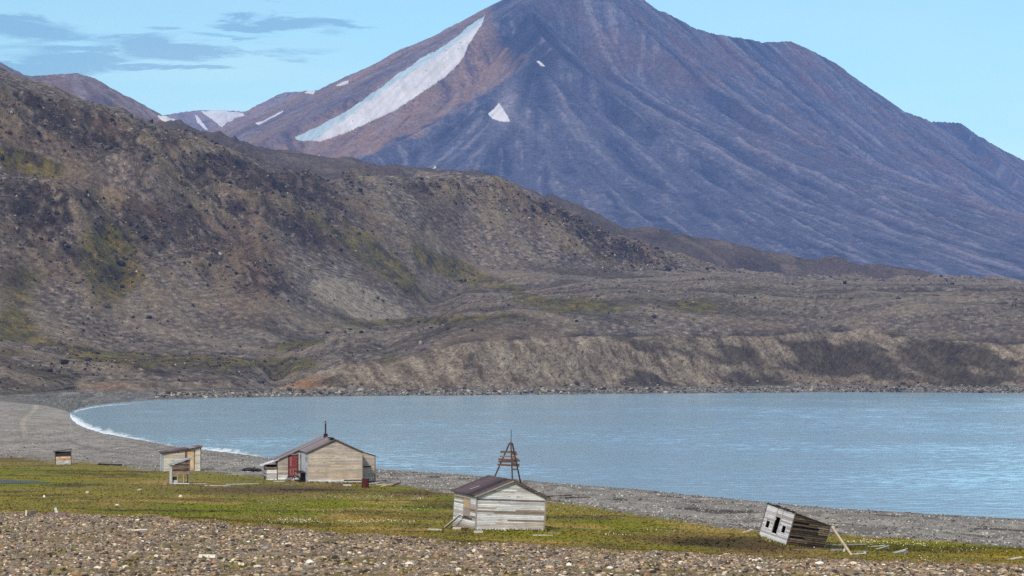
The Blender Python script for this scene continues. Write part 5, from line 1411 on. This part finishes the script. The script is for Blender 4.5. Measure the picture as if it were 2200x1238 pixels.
# tufts that grow through the gravel and against the hut walls
tx, ty, tpx = scatter(9000, 78, 135, -120, 2320)
kt = (fbm(tx / 2.2, ty / 3.2, 4, 421) > .24) & (ty < np.interp(tpx, PX, dfrom(GE, 4.3)))
tx, ty = tx[kt], ty[kt]
hx, hy = [], []
for ob_, w0, l0 in ((hA, 5.25, 4.4), (hB, 5.75, 0), (hF, 5.5, 2.12)):
    for _ in range(420 if ob_ is not hB else 260):
        q_ = ob_.matrix_basis @ Vector((rng.uniform(-.1, w0 + .1), rng.uniform(-.28, -.02), 0)) if (l0 == 0 or rng.random() < .6) else ob_.matrix_basis @ Vector((rng.uniform(-.28, -.02), rng.uniform(0, l0), 0))
        hx.append(q_[0]); hy.append(q_[1])
ex_, ey_ = np.r_[tx, hx], np.r_[ty, hy]
egc = np.array([sl(98, 92, 46), sl(78, 78, 36), sl(126, 112, 66)])[rng.integers(0, 3, len(ex_))]
x, y, z = np.r_[x, ex_], np.r_[y, ey_], np.r_[z, LAND.z(ex_, ey_)]
gc = np.concatenate([gc, egc]); h = np.r_[h, np.r_[rng.uniform(.06, .16, len(tx)), rng.uniform(.08, .26, len(hx))]]; n = len(x)
wd = rng.uniform(.05, .16, n); an = rng.uniform(-.6, .6, n)
lean = rng.normal(0, .08, (n, 2))
b0 = np.stack([x - np.cos(an) * wd, y - np.sin(an) * wd, z - .02], -1); b1 = np.stack([x + np.cos(an) * wd, y + np.sin(an) * wd, z - .02], -1)
tp = np.stack([x + lean[:, 0], y + lean[:, 1], z + h], -1); bk = np.stack([x - np.sin(an) * wd * .8, y + np.cos(an) * wd * .8, z - .02], -1)
V = np.stack([b0, b1, tp, bk], 1).reshape(-1, 3)
i0 = np.arange(n)[:, None] * 4
Fc = np.concatenate([i0 + [0, 1, 2], i0 + [1, 3, 2], i0 + [3, 0, 2]])
cb = gc * rng.uniform(.84, 1.16, (n, 1))
tag(mesh_np('grass', V, Fc, M_PLANT, np.repeat(cb, 4, 0)), kind='stuff')
# cotton grass heads
cl = [(740, 1070, 60, 3, 90), (640, 1120, 45, 4, 260), (800, 1122, 80, 2.5, 200), (820, 1085, 40, 10, 60), (900, 1072, 14, 3, 60), (800, 1068, 60, 4, 60), (890, 1096, 40, 6, 60), (1860, 1166, 70, 3, 200), (1960, 1170, 60, 4, 160), (570, 1080, 40, 6, 40),
      (120, 1066, 60, 8, 30), (1330, 1150, 40, 5, 40), (1250, 1106, 60, 10, 40), (700, 1100, 160, 18, 130), (2060, 1183, 60, 4, 60), (1420, 1140, 60, 8, 50), (1740, 1176, 14, 4, 30), (2010, 1205, 70, 5, 60)]
pq = np.concatenate([np.c_[rng.normal(a, s1 * .7, k * 4 // 10), rng.normal(b, s2 * .7, k * 4 // 10)] for a, b, s1, s2, k in cl])
hp = LAND.hits(pq[:, 0], pq[:, 1])
stones('cotton_grass', hp + [0, 0, .08], rng.uniform(.016, .034, len(hp)), [sl(236, 232, 222), sl(214, 206, 190)], [2, 1], M_PLANT, squash=(.8, 1.1))

# surf along the near shore
fm, t, b = base_mat('sea_foam')
tc = t.new('ShaderNodeTexCoord'); mp = t.new('ShaderNodeMapping'); mp.inputs['Scale'].default_value = (.5, .13, 1); t.link(tc.outputs['Object'], mp.inputs[0])
a_ = t.new('ShaderNodeVertexColor', layer_name='Col')
al = t.math('ADD', t.noise(mp.outputs[0], 1.2, 6, 0.7, 0.6), t.math('SUBTRACT', a_.outputs['Color'], 0.55))
b.inputs['Base Color'].default_value = (.72, .75, .80, 1); b.inputs['Roughness'].default_value = .7
t.link(t.ramp(al, [(0.42, 0.0), (0.74, 0.97)]), b.inputs['Alpha'])


def foam(pxs, base, width, peak):
    K = 9; pts, cs = [], []
    for px_, py_, w_, pk in zip(pxs, base, width, peak):
        for k_ in range(K):
            q = k_ / (K - 1); pyv_ = py_ + 1.5 - w_ * q; d_ = F * (EYE - .05) / (pyv_ - HY)
            pts.append(((px_ - CX) / F * d_, d_, .05 + .12 * pk * math.exp(-((q - .55) / .25) ** 2))); cs.append([pk * (1 - .75 * q)] * 3)
    Rn = len(pxs)
    return mesh_np('surf_foam', np.array(pts), grid_faces(Rn, K), fm, np.array(cs), smooth=True)


px_ = np.concatenate([np.linspace(151, 170, 24), np.linspace(171, 640, 220)])
o = foam(px_, np.interp(px_, PX, NW), np.interp(px_, [150, 165, 200, 300, 400, 480, 560, 640], [14, 22, 18, 13, 11, 15, 8, 3]) * np.clip(1 + .8 * fbm(px_ / 16, px_ * 0, 4, 5), .25, 2), np.interp(px_, [150, 250, 400, 470, 540, 600, 640], [1, .85, .55, .95, .75, .4, .1]))
tag(o, kind='stuff')
px_ = np.linspace(160, 360, 90)
pf = np.interp(px_, PX, FW)
o = foam(px_, pf + 3.5, np.full(90, 3.5), np.interp(px_, [160, 300, 360], [.9, .6, .1])); tag(o, kind='stuff')
